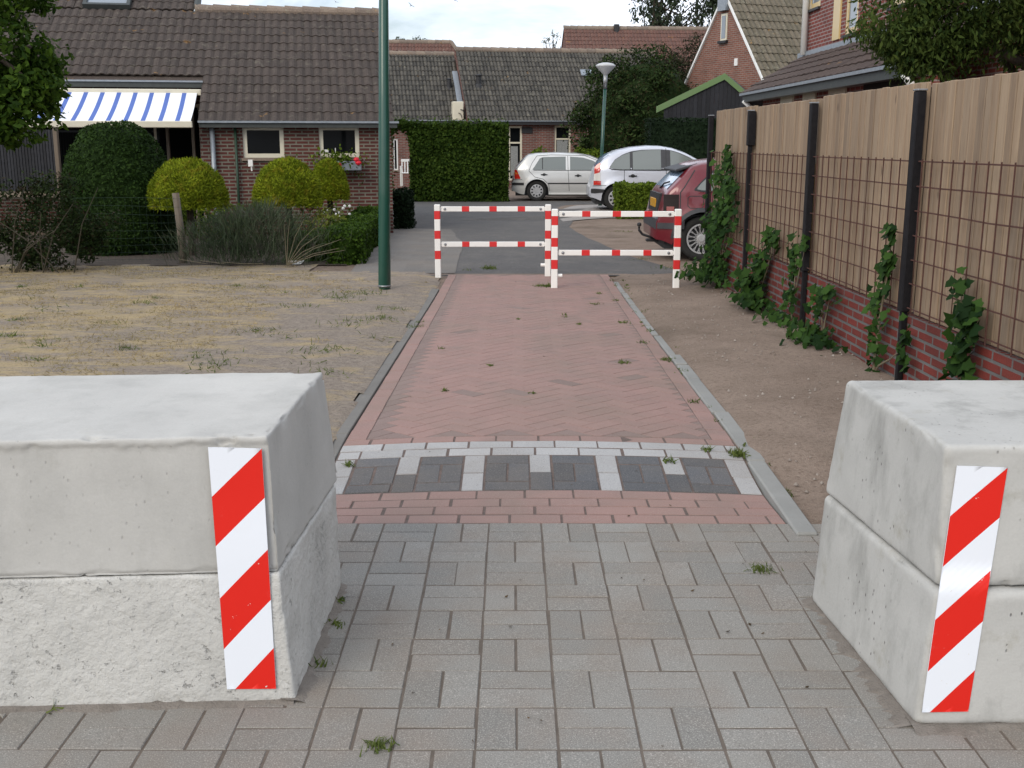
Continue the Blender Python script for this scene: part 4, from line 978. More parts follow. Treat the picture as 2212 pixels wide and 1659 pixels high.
o = window(h2, P2, *wd[0], fw=.075, sill=False, bars=(('z', wd[0][3]-.62),), name='door'); m = MB(); m.box(wd[0][0]+.1, wd[0][1]-.16, .045, .06, .3, wd[0][3]-.75, F=P2); m.build('door_pane', M['curtain'], o, world=False)
for q in wd[1:]:
    c = .9; o = window(h2, P2, q[0], q[1], c, q[3], fw=.07, bars=(('z', q[3]-.5),)); m = MB(); m.box(q[0]+.1, q[1]-.1, .05, .058, c+.08, q[3]-.55, F=P2); m.build('curtain', M['curtain'], o, world=False)
q = winpx(P2, 1127, 1150, 275, 288); m = MB(); m.box(q[0], q[1], -.03, .05, q[2], q[3], F=P2); m.build('wall_vent', M['trim'], h2)
PS2 = slope_frame(P2, zE2+.08, S2); m = MB(); tiles(m, PS2, -.05, L2, -.15, vr2, .142, .33, .045, .024); m.quad(PS2(0, -.1, -.03), PS2(L2, -.1, -.03), PS2(L2, vr2, -.03), PS2(0, vr2, -.03))
PSb2 = lambda u, v, n: P2(u, 2*vr2*math.cos(S2)-(v*math.cos(S2)-n*math.sin(S2)), zE2+.08+v*math.sin(S2)+n*math.cos(S2)); m.quad(PSb2(0, 0, -.03), PSb2(L2, 0, -.03), PSb2(L2, vr2, -.03), PSb2(0, vr2, -.03))
rf2 = m.build('roof', M['t_back'], h2); m = MB(); ridge_tiles(m, PS2, -.05, L2, vr2, .13, .36); m.build('ridge', M['ridge'], rf2, world=False)
m = MB(); m.box(-.05, L2, -.26, -.06, zE2-.12, zE2+.0, F=P2); m.build('fascia_board', M['trim'], h2); m = MB(); m.box(-.05, L2, -.29, -.265, zE2-.0, zE2+.035, F=P2); m.build('gutter', M['zinc'], h2)
def on_slope(PSx, px, py, u0, u1, v0, v1):
    best = None
    for u in np.linspace(u0, u1, 120):
        for v in np.linspace(v0, v1, 80):
            x, y = to_px(PSx(u, v, 0)); e = (x-px)**2+(y-py)**2
            if best is None or e < best[0]: best = (e, u, v)
    return best[1], best[2]
u, v = on_slope(PS2, 1034, 186, 0, 2, 0, 4.5); m = MB(); b0 = Vector(PS2(u, v, 0)); m.lathe([(.17, -.1), (.13, .05), (.1, .1), (.1, .38), (.15, .4), (.15, .43), (0, .47)], 14, F=lambda a, b, h: (b0.x+a, b0.y+b, b0.z+h)); m.build('flue_pipe', M['trim'], rf2, world=False)
u, v = on_slope(PS2, 1267, 160, 3, 6, 2, 4.5); m = MB(); m.bbox(u-.24, u+.24, v-.2, v+.2, .02, .1, .02, F=PS2); m.build('skylight', M['glass2'], rf2, world=False)
# set-back neighbour
P1 = frame(P2(-.12, .95, 0)[:2], AB); zE1 = 2.33; vr1 = 4.35
h1 = thing('brick_house', 'low brick house with dark roof between the left house and the green hedge', 'house', P1(-3, 0, -.13))
m = MB(); dd = winpx(P1, 849, 859, 300, 372); wall_holes(m, P1, -9, .1, -.4, zE1, [(dd[0], dd[1], .5, dd[3])], .1); m.build('wall', M['br_back'], h1)
window(h1, P1, dd[0], dd[1], .5, dd[3], fw=.05, fmat=M['whitep'])
PS1 = slope_frame(P1, zE1+.08, S2); m = MB(); tiles(m, PS1, -9, .1, -.15, vr1, .142, .33, .045, .024); m.quad(PS1(-9, -.1, -.03), PS1(.1, -.1, -.03), PS1(.1, vr1, -.03), PS1(-9, vr1, -.03))
PSb1 = lambda u, v, n: P1(u, 2*vr1*math.cos(S2)-(v*math.cos(S2)-n*math.sin(S2)), zE1+.08+v*math.sin(S2)+n*math.cos(S2)); m.quad(PSb1(-9, 0, -.03), PSb1(.1, 0, -.03), PSb1(.1, vr1, -.03), PSb1(-9, vr1, -.03))
rf1 = m.build('roof', M['t_back'], h1); m = MB(); ridge_tiles(m, PS1, -9, .1, vr1, .13, .36); m.build('ridge', M['ridge'], rf1, world=False)
m = MB(); m.box(-9, .1, -.26, -.06, zE1-.12, zE1, F=P1); m.build('fascia_board', M['trim'], h1); m = MB(); m.box(-9, .1, -.29, -.265, zE1, zE1+.035, F=P1); m.build('gutter', M['zinc'], h1)
u, v = on_slope(PS1, 970, 190, -3, 0, 0, 4.3); m = MB(); b1 = Vector(PS1(u, v, 0)); m.lathe([(.15, -.1), (.1, .05), (.09, .32), (.12, .34), (0, .38)], 14, F=lambda a, b, h: (b1.x+a, b1.y+b, b1.z+h)); m.build('flue_pipe', M['trim'], rf1, world=False)
m = MB(); m.bbox(-.12, .1, .9, 3.0, .06, .14, .02, F=PS1); m.build('pipe_duct', M['zinc'], rf1, world=False)
m = MB(); m.bbox(-.4, .02, -.2, .28, zE1+.06, zE1+.72, .02, F=P1); m.bbox(-.42, .08, -.24, .3, zE1+.03, zE1+.055, .005, F=P1); ac = m.build('air_conditioner', M['cream'], h1)
m = MB(); m.tube([P1(-.1, -.2, zE1+.42), P1(-.02, -.27, zE1+.4), P1(.06, -.25, zE1+.3), P1(.08, -.22, zE1+.1)], .02, 6); m.tube([P1(-.18, -.21, zE1+.3), P1(-.1, -.24, zE1+.26), P1(-.05, -.22, zE1+.12)], .014, 6); m.build('hose', M['trim'], ac, world=False)
# two houses farther behind
def far_house(label, px0, px1, pyr, Y, ext_l, ext_r, hip=0, drop=3.0, extra=None):
    a, b = at(px0, pyr, Y), at(px1, pyr, Y); t = thing('brick_house', label, 'house', ((a.x+b.x)/2, Y-2, -.1)); P = frame((a.x, Y-drop*1.2), R(4)); z0 = a.z-drop; S = math.atan2(drop, drop*1.2); L = b.x-a.x+ext_r; vv = math.hypot(drop, drop*1.2); PSx = slope_frame(P, z0, S)
    m = MB(); m.box(-ext_l+.1, L-.1, .25, 2*drop*1.2-.25, -.4, z0-.06, F=P); m.build('wall', M['br_back'], t)
    m = MB(); tiles(m, PSx, -ext_l, L+hip*2, 0, vv, .17, .33, .035, .025, keep=lambda u, v: u < L+hip*(1-v/vv)); m.quad(PSx(-ext_l, 0, -.04), PSx(L+hip, 0, -.04), PSx(L, vv, -.04), PSx(-ext_l, vv, -.04))
    Pb = lambda u, v, n: P(u, 2*drop*1.2-v*math.cos(S), z0+v*math.sin(S)+n); m.quad(Pb(-ext_l, 0, -.04), Pb(L+hip, 0, -.04), Pb(L, vv, -.04), Pb(-ext_l, vv, -.04)); m.add([PSx(L+hip, 0, -.03), Pb(L+hip, 0, -.03), PSx(L, vv, -.03)], [(0, 1, 2)])
    m.add([PSx(-ext_l+.05, 0, -.05), Pb(-ext_l+.05, 0, -.05), PSx(-ext_l+.05, vv, -.05)], [(0, 1, 2)])
    rf = m.build('roof', M['t_red'], t); m = MB(); ridge_tiles(m, PSx, -ext_l, L, vv, .14, .36)
    if hip:
        m.tube([PSx(L, vv, .03), PSx(L+hip, 0, .03)], .1, 8)
    m.build('ridge', M['ridge'], rf, world=False)
    return t, PSx, L, vv, rf
t, PSx, L, vv, rf = far_house('far house with red hipped roof showing over the dark roof at the left', 838, 985, 91, 58, 6, 0, hip=1.9)
m = MB(); q = at(812, 78, 62); m.box(q.x-.28, q.x+.28, 61.5, 62.1, 5, q.z+.35); m.build('chimney', M['br_back'], rf, world=False)
t, PSx, L, vv, rf = far_house('far house with red roof showing behind the dark evergreen tree', 1228, 1535, 61, 58, 0, 3)
q = at(1332, 58, 58); m = MB(); m.tube([(q.x, q.y, q.z-.3), (q.x, q.y, q.z+.12)], .14, 10); m.build('flue_pipe', M['trim'], rf, world=False)
q = at(1309, 112, 54); m = MB(); m.box(q.x-.16, q.x+.16, 55.2, 56.1, q.z-.3, q.z+.28); m.build('skylight', M['trim'], rf, world=False)

# ---- gabled house on the right
YA = 36.0; ap = at(1568, -14, YA); gdir = Vector((.42, -.9075, 0)); rdir = Vector((.9075, .42, 0))
def PGb(u, v, z): q = Vector((ap.x, ap.y, 0))+gdir*u+rdir*v; return (q.x, q.y, z)      # u along the gable, v along the ridge
tg = thing('brick_house', 'steep gabled brick house with white edged gable behind the black shed', 'house', PGb(0, 1, -.1))
za = ap.z; sl = 1.28; hw = 3.6
m = MB(); NG = 6
m.add([PGb(-hw, 0, -.4), PGb(hw, 0, -.4), PGb(hw, 0, za-hw*sl), PGb(0, 0, za-.02), PGb(-hw, 0, za-hw*sl)], [(0, 1, 2, 3, 4)]); m.quad(PGb(hw, 0, -.4), PGb(hw, 8, -.4), PGb(hw, 8, za-hw*sl), PGb(hw, 0, za-hw*sl)); m.quad(PGb(-hw, 0, -.4), PGb(-hw, 8, -.4), PGb(-hw, 8, za-hw*sl), PGb(-hw, 0, za-hw*sl)); m.build('wall', M['br_gable'], tg)
Sg = math.atan(sl); cg, sg_ = math.cos(Sg), math.sin(Sg); vlen = hw*1.04/cg
PSg = lambda u, v, n: PGb(hw*1.04-v*cg+n*sg_, u, za+.05-hw*1.04*sl+v*sg_+n*cg)
m = MB(); tiles(m, PSg, -.03, 9, 0, vlen, .2, .33, .04, .028); m.quad(PSg(0, 0, -.03), PSg(9, 0, -.03), PSg(9, vlen, -.03), PSg(0, vlen, -.03))
PSg2 = lambda u, v, n: PGb(-hw*1.04+v*cg-n*sg_, u, za+.05-hw*1.04*sl+v*sg_+n*cg); m.quad(PSg2(0, 0, 0), PSg2(9, 0, 0), PSg2(9, vlen, 0), PSg2(0, vlen, 0)); rf = m.build('roof', M['t_gable'], tg)
for nm, sgn in (('verge_board', 1), ('verge_board', -1)):
    m = MB(); A_, B_ = PGb(0, -.07, za+.06), PGb(sgn*hw*1.04, -.07, za+.06-hw*1.04*sl); A2, B2 = PGb(0, .0, za+.06), PGb(sgn*hw*1.04, .0, za+.06-hw*1.04*sl); dn = Vector((0, 0, -.11))
    m.hexa([Vector(A_)+dn, Vector(B_)+dn, Vector(B2)+dn, Vector(A2)+dn, A_, B_, B2, A2]); m.build(nm, M['whitep'], tg)
m = MB(); q = at(1574, 28, YA-.2); q2 = at(1574, 86, YA-.2); PW_ = lambda u, v, z: PGb(u, v, z)
m.box(-.16, .16, -.03, .02, q2.z, q.z, F=PW_); o = m.build('window', M['cream'], tg); m = MB(); m.box(-.1, .1, -.045, -.032, q2.z+.06, q.z-.06, F=PW_); m.build('pane', M['glass2'], o, world=False); m = MB(); m.box(-.22, .22, -.1, .0, q2.z-.09, q2.z-.01, F=PW_); m.build('sill', M['trim'], o, world=False)
m = MB(); q = at(1578, 22, YA-.2); m.box(-.2, .22, -.16, .0, q.z, q.z+.42, F=PW_); m.build('gable_panel', M['zinc'], tg)
m = MB(); q = at(1597, 145, YA); m.box(.62, .78, -.03, .01, q.z-.0, q.z+.22, F=PW_); m.build('wall_vent', M['whitep'], tg)

# ---- two storey house behind the fence, with its lean-to
def PB(s, n, z): return (n-.0204*s, s, z)      # s along the fence, n distance to the right
XW, XE, XWL = 6.3, 4.85, 5.2
tb = thing('brick_house', 'two storey red brick house with ochre window frames behind the fence', 'house', PB(16, 6, 0))
P3 = lambda u, v, z: PB(-u, XW+v, z)          # u runs towards the camera
def w3(px0, px1, zz0, zz1):
    s0 = FP*XW/((px0-1059)*.9764); s1 = FP*XW/((px1-1059)*.9764); return (-s0, -s1, zz0, zz1)
zsl = lambda px, py: H+(308-py)/(px-1059)*XW*1.0
wv = [w3(1733, 1757, zsl(1745, 32), 6.2), w3(1812, 1838, zsl(1820, 84), 6.2), w3(1905, 1937, zsl(1920, 26), 6.2)]
m = MB(); wall_holes(m, P3, -22.6, -5, 2.2, 7.6, wv, .12); m.quad(PB(22.6, XW, -.3), PB(22.6, XW+7, -.3), PB(22.6, XW+7, 7.6), PB(22.6, XW, 7.6)); m.quad(PB(5, XW, 2.2), PB(5, XW+7, 2.2), PB(5, XW+7, 7.6), PB(5, XW, 7.6))
m.build('wall', M['br_right'], tb)
for q in wv: window(tb, P3, *q, fw=.1, fmat=M['yellowframe'], glass=M['glass2'], sill=True, smat=M['trim'], inset_=.01)
m = MB(); q = w3(1789, 1803, zsl(1795, 96), 6.2); m.box(q[0], q[1], -.03, .0, q[2], q[3], F=P3); m.build('frame_post', M['yellowframe'], tb)
m = MB(); m.tube([PB(22.55, XW-.08, 7.4), PB(22.5, XW-.08, 3.22)], .065, 10); m.build('downpipe', M['whitep'], tb, smooth=True)
m = MB(); m.box(4.9, 22.8, XW-.5, XW+7.3, 7.6, 7.75, F=PB); m.add([PB(4.9, XW-.5, 7.75), PB(22.8, XW-.5, 7.75), PB(22.8, XW+7.3, 7.75), PB(4.9, XW+7.3, 7.75), PB(8, XW+3.4, 10.6), PB(20, XW+3.4, 10.6)], [(0, 1, 5, 4), (1, 2, 5), (2, 3, 4, 5), (3, 0, 4)]); m.build('roof', M['t_lean'], tb)
tl = thing('lean_to', 'brown tiled lean-to with grey gutter along the red brick house', 'annex', PB(17, XE, 0))
zEl = H+.182*XE; zTl = H+.262*XW; rise = zTl-zEl; ru = XW-XE; Sl = math.atan2(rise, ru); vl = math.hypot(rise, ru)
PSl = lambda u, v, n: PB(21.6-u, XE+v*math.cos(Sl)-n*math.sin(Sl), zEl+.04+v*math.sin(Sl)+n*math.cos(Sl))
m = MB(); tiles(m, PSl, -2, 8.3, 0, vl, .3, .33, .012, .02, keep=lambda u, v: u > -1.35*v/vl+.02); m.quad(PSl(0, 0, -.02), PSl(8.3, 0, -.02), PSl(8.3, vl, -.02), PSl(-1.35, vl, -.02)); m.quad(PSl(0, 0, -.01), PSl(-1.35, vl, -.01), PB(23.2, XW, 2), PB(21.7, XE+.3, 2)); m.build('roof', M['t_lean'], tl)
m = MB(); m.box(12.9, 23, XW-.06, XW-.003, zTl-.02, zTl+.1, F=PB); m.build('lead_flashing', M['zinc'], tl)
m = MB(); m.box(13.2, 21.6, XE+.0, XE+.14, zEl-.13, zEl+.0, F=PB); m.build('fascia_board', M['fascia'], tl); m = MB(); m.box(13.1, 21.7, XE-.04, XE-.005, zEl-.01, zEl+.035, F=PB); m.build('gutter', M['zinc'], tl)
m = MB(); m.box(13.3, 21.4, XWL, XWL+.1, -.3, zEl-.01, F=PB); m.build('wall', M['br_right'], tl)
for (a, b) in ((13.8, 15.6), (16.4, 17.2), (17.9, 18.6), (19.2, 20.0)):
    m = MB(); m.box(a, b, XWL-.035, XWL-.004, 1.4, zEl-.02, F=PB); m.build('window', M['cream'] if a > 16 else M['darkin'], tl)
m = MB(); m.tube([PB(13.25, XE-.0, zEl-.1), PB(13.25, XE+.1, zEl-.22), PB(13.25, XWL-.06, zEl-.36), PB(13.25, XWL-.06, .2)], .045, 10); m.build('downpipe', M['whitep'], tl, smooth=True); m = MB(); m.tube([PB(21.5, XE, zEl-.1), PB(21.5, XWL-.06, zEl-.36), PB(21.5, XWL-.06, .2)], .045, 10); m.build('downpipe', M['whitep'], tl, smooth=True)

# ---- black shed with green bargeboards
YS = 31.0; A_ = at(1566, 158, YS); Bl = at(1418, 230, YS); Br = at(1640, 222, YS)
ts = thing('shed', 'black planked shed with green bargeboards beside the gabled house', 'shed', (A_.x, YS+1, 0))
m = MB(); x = Bl.x+.22
def roof_z(x): return lerp(Bl.z, A_.z, (x-Bl.x)/(A_.x-Bl.x)) if x < A_.x else lerp(A_.z, Br.z, (x-A_.x)/(Br.x-A_.x))
while x < Br.x-.05:
    w = .115; z1, z2 = roof_z(x)-.05, roof_z(x+w-.006)-.05; m.hexa([(x, YS+.05, -.2), (x+w-.006, YS+.05, -.2), (x+w-.006, YS+.08, -.2), (x, YS+.08, -.2), (x, YS+.05, z1), (x+w-.006, YS+.05, z2), (x+w-.006, YS+.08, z2), (x, YS+.08, z1)]); x += w
m.box(0, .03, .08, 4, -.2, Bl.z-.0, F=lambda a, b, c: (Bl.x+.22+a+b*.275, YS+b, c)); m.build('wall', M['plank'], ts)
for (p, q) in ((Bl, A_), (A_, Br)):
    m = MB(); dn = Vector((0, 0, -.17)); bk = Vector((0, .035, 0)); p, q = Vector(p), Vector(q); m.hexa([p+dn, q+dn, q+dn+bk, p+dn+bk, p, q, q+bk, p+bk]); m.build('bargeboard', M['barge'], ts)
m = MB(); bk = Vector((1.1, 4, 0)); o_ = Vector((0, .036, .0)); Bl, A_, Br = Vector(Bl), Vector(A_), Vector(Br); up = Vector((0, 0, .03))
for (p, q) in ((Bl, A_), (A_, Br)): m.hexa([p+o_-up, q+o_-up, q+bk-up, p+bk-up, p+o_, q+o_, q+bk, p+bk])
m.build('roof', M['fascia'], ts)

# ------------------------------------------------------------------ garden plants
def on_px(px, Y): return (px-1106)/FP*(Y*CP+1.2*SP)
x = on_px(262, 16.6); t = thing('dome_hedge', 'large dark green dome shaped yew in front of the awning', 'bush', (x, 16.6, -.1))
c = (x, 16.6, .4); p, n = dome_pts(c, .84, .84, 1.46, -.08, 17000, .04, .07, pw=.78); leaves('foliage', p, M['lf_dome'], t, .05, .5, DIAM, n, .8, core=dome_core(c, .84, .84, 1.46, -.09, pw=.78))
m = MB(); m.tube([(x, 16.6, -.2), (x, 16.6, .9)], [.12, .06], 8); m.build('trunk', M['bark'], t)
for (px, Y, r, zl, zt_, lab) in ((411, 16.0, .55, .62, 1.30, 'leftmost golden dome topiary behind the leaning fence post'), (624, 16.4, .49, .62, 1.30, 'middle golden dome topiary under the house windows'), (713, 18.4, .31, .62, 1.25, 'rightmost golden dome topiary, half behind its neighbour, near the red flowers')):
    x = on_px(px, Y); t = thing('topiary', lab, 'topiary', (x, Y, -.1), group='golden dome topiaries'); c = (x, Y, zl+.1); p, n = dome_pts(c, r, r, zt_-zl-.1, zl-.02, 12000, .05, .1, 5)
    leaves('crown', p, M['lf_gold'], t, .06, .24, DIAM, n, .9, up=n*.8+np.array([0, 0, .5]), core=dome_core(c, r, r, zt_-zl-.1, zl))
    m = MB(); m.tube([(x, Y, -.2), (x+.02, Y, .3), (x, Y, zl+.15)], [.07, .055, .05], 8); m.build('trunk', M['bark'], t)
# broom shrub
pts = []; ups = []
for k in range(5200):
    c = RNG.normal(size=2); s = RNG.uniform(.0, 1); bx = on_px(545, 14.7)+c[0]*.42; by = 14.75+c[1]*.18; lean = np.array([(bx-on_px(545, 14.7))*.5+RNG.normal()*.35, RNG.normal()*.2, 1]); lean /= np.linalg.norm(lean); h = s**.8*(.78-.35*abs(bx-on_px(560, 14.7))); pts.append((bx+lean[0]*h*.4, by, -.06+h)); ups.append(lean)
t = thing('broom_shrub', 'wispy grey green broom shrub at the lawn edge', 'shrub', (on_px(545, 14.7), 14.7, -.08))
leaves('twigs', pts, M['broom'], t, .2, .035, DIAM, np.tile((0, -1., .1), (len(pts), 1)), .7, 0, up=np.array(ups)*1.2)
m = MB(); b0 = (on_px(615, 14.4), 14.45, -.06)
for k in range(9): a = R(18+k*9+random.uniform(-4, 4)); L = random.uniform(.45, .95); m.tube([b0, (b0[0]+math.cos(a)*L*.5, 14.38, -.06+math.sin(a)*L*.42+.02), (b0[0]+math.cos(a)*L, 14.34, -.06+math.sin(a)*L*.72)], [.006, .004, .002], 5)
for k in range(4): m.tube([(b0[0]-.3-.25*k, 14.4, -.03), (b0[0]-.55-.28*k, 14.33, -.02+.02*k)], .004, 5)
m.build('pale_stems', M['twig'], t)
# box hedge along the street
bx0 = Vector((-2.5, 14.72)); bx1 = Vector((-2.86, 21.2)); dirb = (bx1-bx0).normalized(); Lb = (bx1-bx0).length
PBx = lambda u, v, z: (bx0.x+dirb.x*v+dirb.y*u, bx0.y+dirb.y*v-dirb.x*u, z-.1)
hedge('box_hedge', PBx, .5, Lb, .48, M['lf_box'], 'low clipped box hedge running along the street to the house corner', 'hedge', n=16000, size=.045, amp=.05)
PBx2 = lambda u, v, z: (-3.1+u, 15.1+v, z-.1)
hedge('box_hedge', PBx2, .7, .5, .40, M['lf_box'], 'short front return of the box hedge near the broom shrub', 'hedge', n=3500, size=.045, amp=.07)
# leafy plants inside the hedge
c = (-2.82, 16.4, .28); p, n = dome_pts(c, .42, .4, .35, -.05, 900, .3, .5); o = leaves('garden_plant', p, M['lf_var'], None, .075, .4, LEAF, n, .7); settag(o, 'yellow green leafy plant between box hedge and golden topiary', 'plant')
t = thing('garden_plant', 'small plant with white flowers inside the box hedge', 'plant', (-2.75, 17.8, -.1)); p = RNG.normal(size=(160, 3))*np.array([.2, .15, .1])+np.array([-2.75, 17.8, .3]); leaves('foliage', p, M['lf_box'], t, .07, .5); 
for k in range(11):
    f = np.array([-2.72, 17.7, .44])+RNG.normal(size=3)*np.array([.13, .1, .05]); m = MB(); m.lathe([(0, -.012), (.026, .0), (.02, .012), (0, .016)], 7, F=lambda a, b, h: (f[0]+a, f[1]-h, f[2]+b)); m.build('flower', M['petal_w'], t)
c = (on_px(455, 17.5), 17.6, .3); p, n = dome_pts(c, .55, .3, .34, -.05, 1800, .2, .3); o = leaves('garden_plant', p, M['lf_low'], None, .06, .5, LEAF, n, .7); settag(o, 'low green bush behind the trunk of the leftmost golden topiary', 'plant')
c = (on_px(868, 21.8), 21.9, .18); PH_ = lambda u, v, z: (on_px(851, 21.8)+u, 21.6+v, z-.12); hedge('clipped_shrub', PH_, .33, .8, .72, M['lf_clip'], 'small dark clipped shrub at the house corner by the street', 'shrub', n=3500, size=.055, amp=.07)
# tangled shrub at the far left with twigs
t = thing('tangled_shrub', 'tangled dull shrub with bare twigs on the far left', 'shrub', (-6.0, 13.9, -.08)); p, n, cc = crown_pts((-6.05, 14.1, .5), (.95, .4, .62), 90, 90, .2); leaves('foliage', p, M['lf_shrub'], t, .055, .5, LEAF, n, .7)
m = MB()
for k in range(10):
    b0 = (-6.1+random.uniform(-.7, .6), 13.75, -.08); a = R(random.uniform(35, 140)); L = random.uniform(.5, 1.1); m.tube([b0, (b0[0]+math.cos(a)*L*.5, 13.6, math.sin(a)*L*.55), (b0[0]+math.cos(a)*L*1.1, 13.55, math.sin(a)*L)], [.009, .006, .003], 5)
m.build('twigs', M['twig_d'], t)
# wire fence and its post
p0 = G(397, 570); ptp = at(379, 417, p0.y)
m = MB(); m.tube([(p0.x, p0.y, p0.z-.15), tuple(Vector(p0).lerp(ptp, .5)+Vector((.01, 0, 0))), tuple(ptp)], [.055, .05, .046], 9); o = m.build('wooden_post', M['oldwood'], smooth=True); settag(o, 'old leaning grey wooden post of the wire fence', 'post')
m = MB()
for z in np.linspace(.05, .88, 9): m.tube([(lerp(ptp.x+.1, -9.5, q/12), p0.y-.05+.03*math.sin(q*1.3+z*4), p0.z+z+.015*math.sin(q*.9+z*7)) for q in range(13)], .0014, 4, cap=False)
for k in range(54): x = lerp(ptp.x+.08, -9.5, k/54); m.tube([(x, p0.y-.052, p0.z+.04), (x, p0.y-.052, p0.z+.89)], .0011, 4, cap=False)
o = m.build('wire_fence', M['wire']); settag(o, 'thin green wire mesh fence in front of the dark dome hedge', 'fence')
# flower box
q = winpx(PL_, 690, 778, 345, 368); t = thing('flower_box', 'grey flower trough with red geraniums under the right window', 'flower box', PL_((q[0]+q[1])/2, -.15, q[2]), )
m = MB(); m.bbox(q[0]+.1, q[1], -.3, -.1, q[2]-.0, q[2]+.17, .015, F=PL_); m.build('trough', M['zinc'], t)
c0 = np.array(PL_((q[0]+q[1])/2-.1, -.2, q[2]+.2)); p = RNG.normal(size=(420, 3))*np.array([.26, .09, .09])+c0; leaves('foliage', p, M['lf_low'], t, .06, .7, LEAF); p = RNG.normal(size=(50, 3))*np.array([.1, .05, .12])+np.array(PL_(q[1]-.1, -.25, q[2]-.05)); leaves('trailing_leaves', p, M['lf_box'], t, .05, .6)
for (px, py) in ((732, 357), (770, 345), (774, 352), (722, 366)):
    f = at(px, py, 19.95); m = MB(); m.lathe([(0, -.045), (.04, -.03), (.052, 0), (.035, .035), (0, .045)], 8, F=lambda a, b, h: (f.x+a*random.uniform(.8, 1.2), f.y+b, f.z+h)); m.build('flower_head', M['petal'], t)
# litter at the lawn edge
q = G(637, 573); m = MB(); vs = [(q.x-.1, q.y-.05, q.z+.02), (q.x+.09, q.y-.06, q.z+.025), (q.x+.12, q.y+.05, q.z+.06), (q.x+.0, q.y+.0, q.z+.03), (q.x-.09, q.y+.06, q.z+.055)]; m.add(vs+[(a, b, c-.004) for a, b, c in vs], [(0, 1, 3), (1, 2, 3), (2, 4, 3), (4, 0, 3), (5, 6, 8), (6, 7, 8), (7, 9, 8), (9, 5, 8), (0, 1, 6, 5), (1, 2, 7, 6), (2, 4, 9, 7), (4, 0, 5, 9)]); o = m.build('paper_scrap', M['whitep']); settag(o, 'crumpled white paper scrap on the lawn edge', 'litter')

# ------------------------------------------------------------------ hedges and trees farther back
YH = 33.0; xa, xb = on_px(886, YH), on_px(1097, YH); PHh = lambda u, v, z: (xa+u, YH+v, z-.19)
nx_ = 700; ex = np.c_[RNG.uniform(0, xb-xa, nx_), RNG.uniform(0, .9, nx_), 2.22+abs(RNG.normal(0, .09, nx_))]; th = RNG.uniform(0, pi, 900)
arch = np.c_[-.3+.36*np.cos(th)+RNG.normal(0, .07, 900), RNG.uniform(.1, .7, 900), 1.72+.5*np.sin(th)+RNG.normal(0, .08, 900)]; side = np.c_[-.64+RNG.normal(0, .06, 500), RNG.uniform(.1, .7, 500), RNG.uniform(.1, 1.8, 500)]; lump = np.c_[-.15+RNG.normal(0, .24, 400), RNG.uniform(.1, .7, 400), 2.25+RNG.normal(0, .09, 400)]
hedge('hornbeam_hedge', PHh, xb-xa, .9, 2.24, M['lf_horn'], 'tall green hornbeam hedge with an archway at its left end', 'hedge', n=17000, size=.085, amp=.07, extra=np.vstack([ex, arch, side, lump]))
YC = 27.2; xa2, xb2 = on_px(1397, YC), on_px(1620, YC); PHc = lambda u, v, z: (xa2+u, YC+v, z)
YC = 29.6; xa2, xb2 = on_px(1397, YC), on_px(1640, YC)
hedge('clipped_hedge', PHc, xb2-xa2, .9, 2.16, M['lf_clip'], 'tall dark square clipped hedge behind the rounded silver car', 'hedge', n=9000, size=.06, amp=.03)
YLh = 23.4; xa3, xb3 = on_px(1333, YLh), on_px(1475, YLh); PHl = lambda u, v, z: (xa3+u, YLh+v, z-.07)
hedge('low_hedge', PHl, xb3-xa3, .8, .74, M['lf_low'], 'low bright green hedge hiding the rounded silver car wheel', 'hedge', n=6500, size=.06, amp=.06)
for (px, w, lab) in ((1165, .5, 'small round green shrub behind the boxy silver car, left of the lamp'), (1270, .75, 'broad green shrub behind the boxy silver car, at the foot of the lamp')):
    x = on_px(px, 36); c = (x, 36, .55); p, n = dome_pts(c, w, .5, .82, -.1, 2600, .25, .3, 3); o = leaves('shrub', p, M['lf_low'], None, .09, .6, LEAF, n, .8, core=dome_core(c, w*.8, .4, .62, -.1)); settag(o, lab, 'shrub')
def tree(name, label, base, c, r, ncl, per, cr, mat, size, width=.5, tmpl=LEAF, trunk=.12, limbs=9, group=None, flat=.8, top=None, core=None, up=None, more=()):
    t = thing(name, label, 'tree', base, group=group); p, n, cc = crown_pts(c, r, ncl, per, cr, flat)
    for (c2, r2, n2) in more: q = crown_pts(c2, r2, n2, per, cr*.85, flat); p, n, cc = np.vstack([p, q[0]]), np.vstack([n, q[1]]), np.vstack([cc, q[2]])
    leaves('crown', p, mat, t, size, width, tmpl, n, .7, core=core, up=up)
    m = MB(); tp = top or (c[0], c[1], c[2]+r[2]*.4); b = Vector(base); tpv = Vector(tp)
    m.tube([(base[0], base[1], base[2]-.2)]+[tuple(b.lerp(tpv, k/5)+Vector((.05*mnoise.noise(Vector((k, base[0], 1))), 0, 0))) for k in range(6)], [trunk*1.25]+[lerp(trunk, trunk*.25, k/5) for k in range(6)], 9)
    idx = RNG.choice(len(cc), min(limbs, len(cc)), replace=False)
    for i in idx:
        s = b.lerp(tpv, random.uniform(.35, .9)); e = Vector(cc[i]); m.tube([tuple(s), tuple(s.lerp(e, .5)+Vector((0, 0, .08))), tuple(e)], [trunk*.4, trunk*.25, trunk*.1], 6)
    m.build('trunk', M['bark'], t, smooth=True); return t
x = on_px(1390, 37)
tree('evergreen_tree', 'broad dark evergreen tree behind the parked cars', (x, 37, -.2), (x-.1, 37, 2.15), (2.15, 1.3, 2.5), 230, 150, .52, M['lf_holly'], .12, .5, core=dome_core((x, 37, 1.7), 2.0, 1.1, 2.55, -.2), limbs=4)
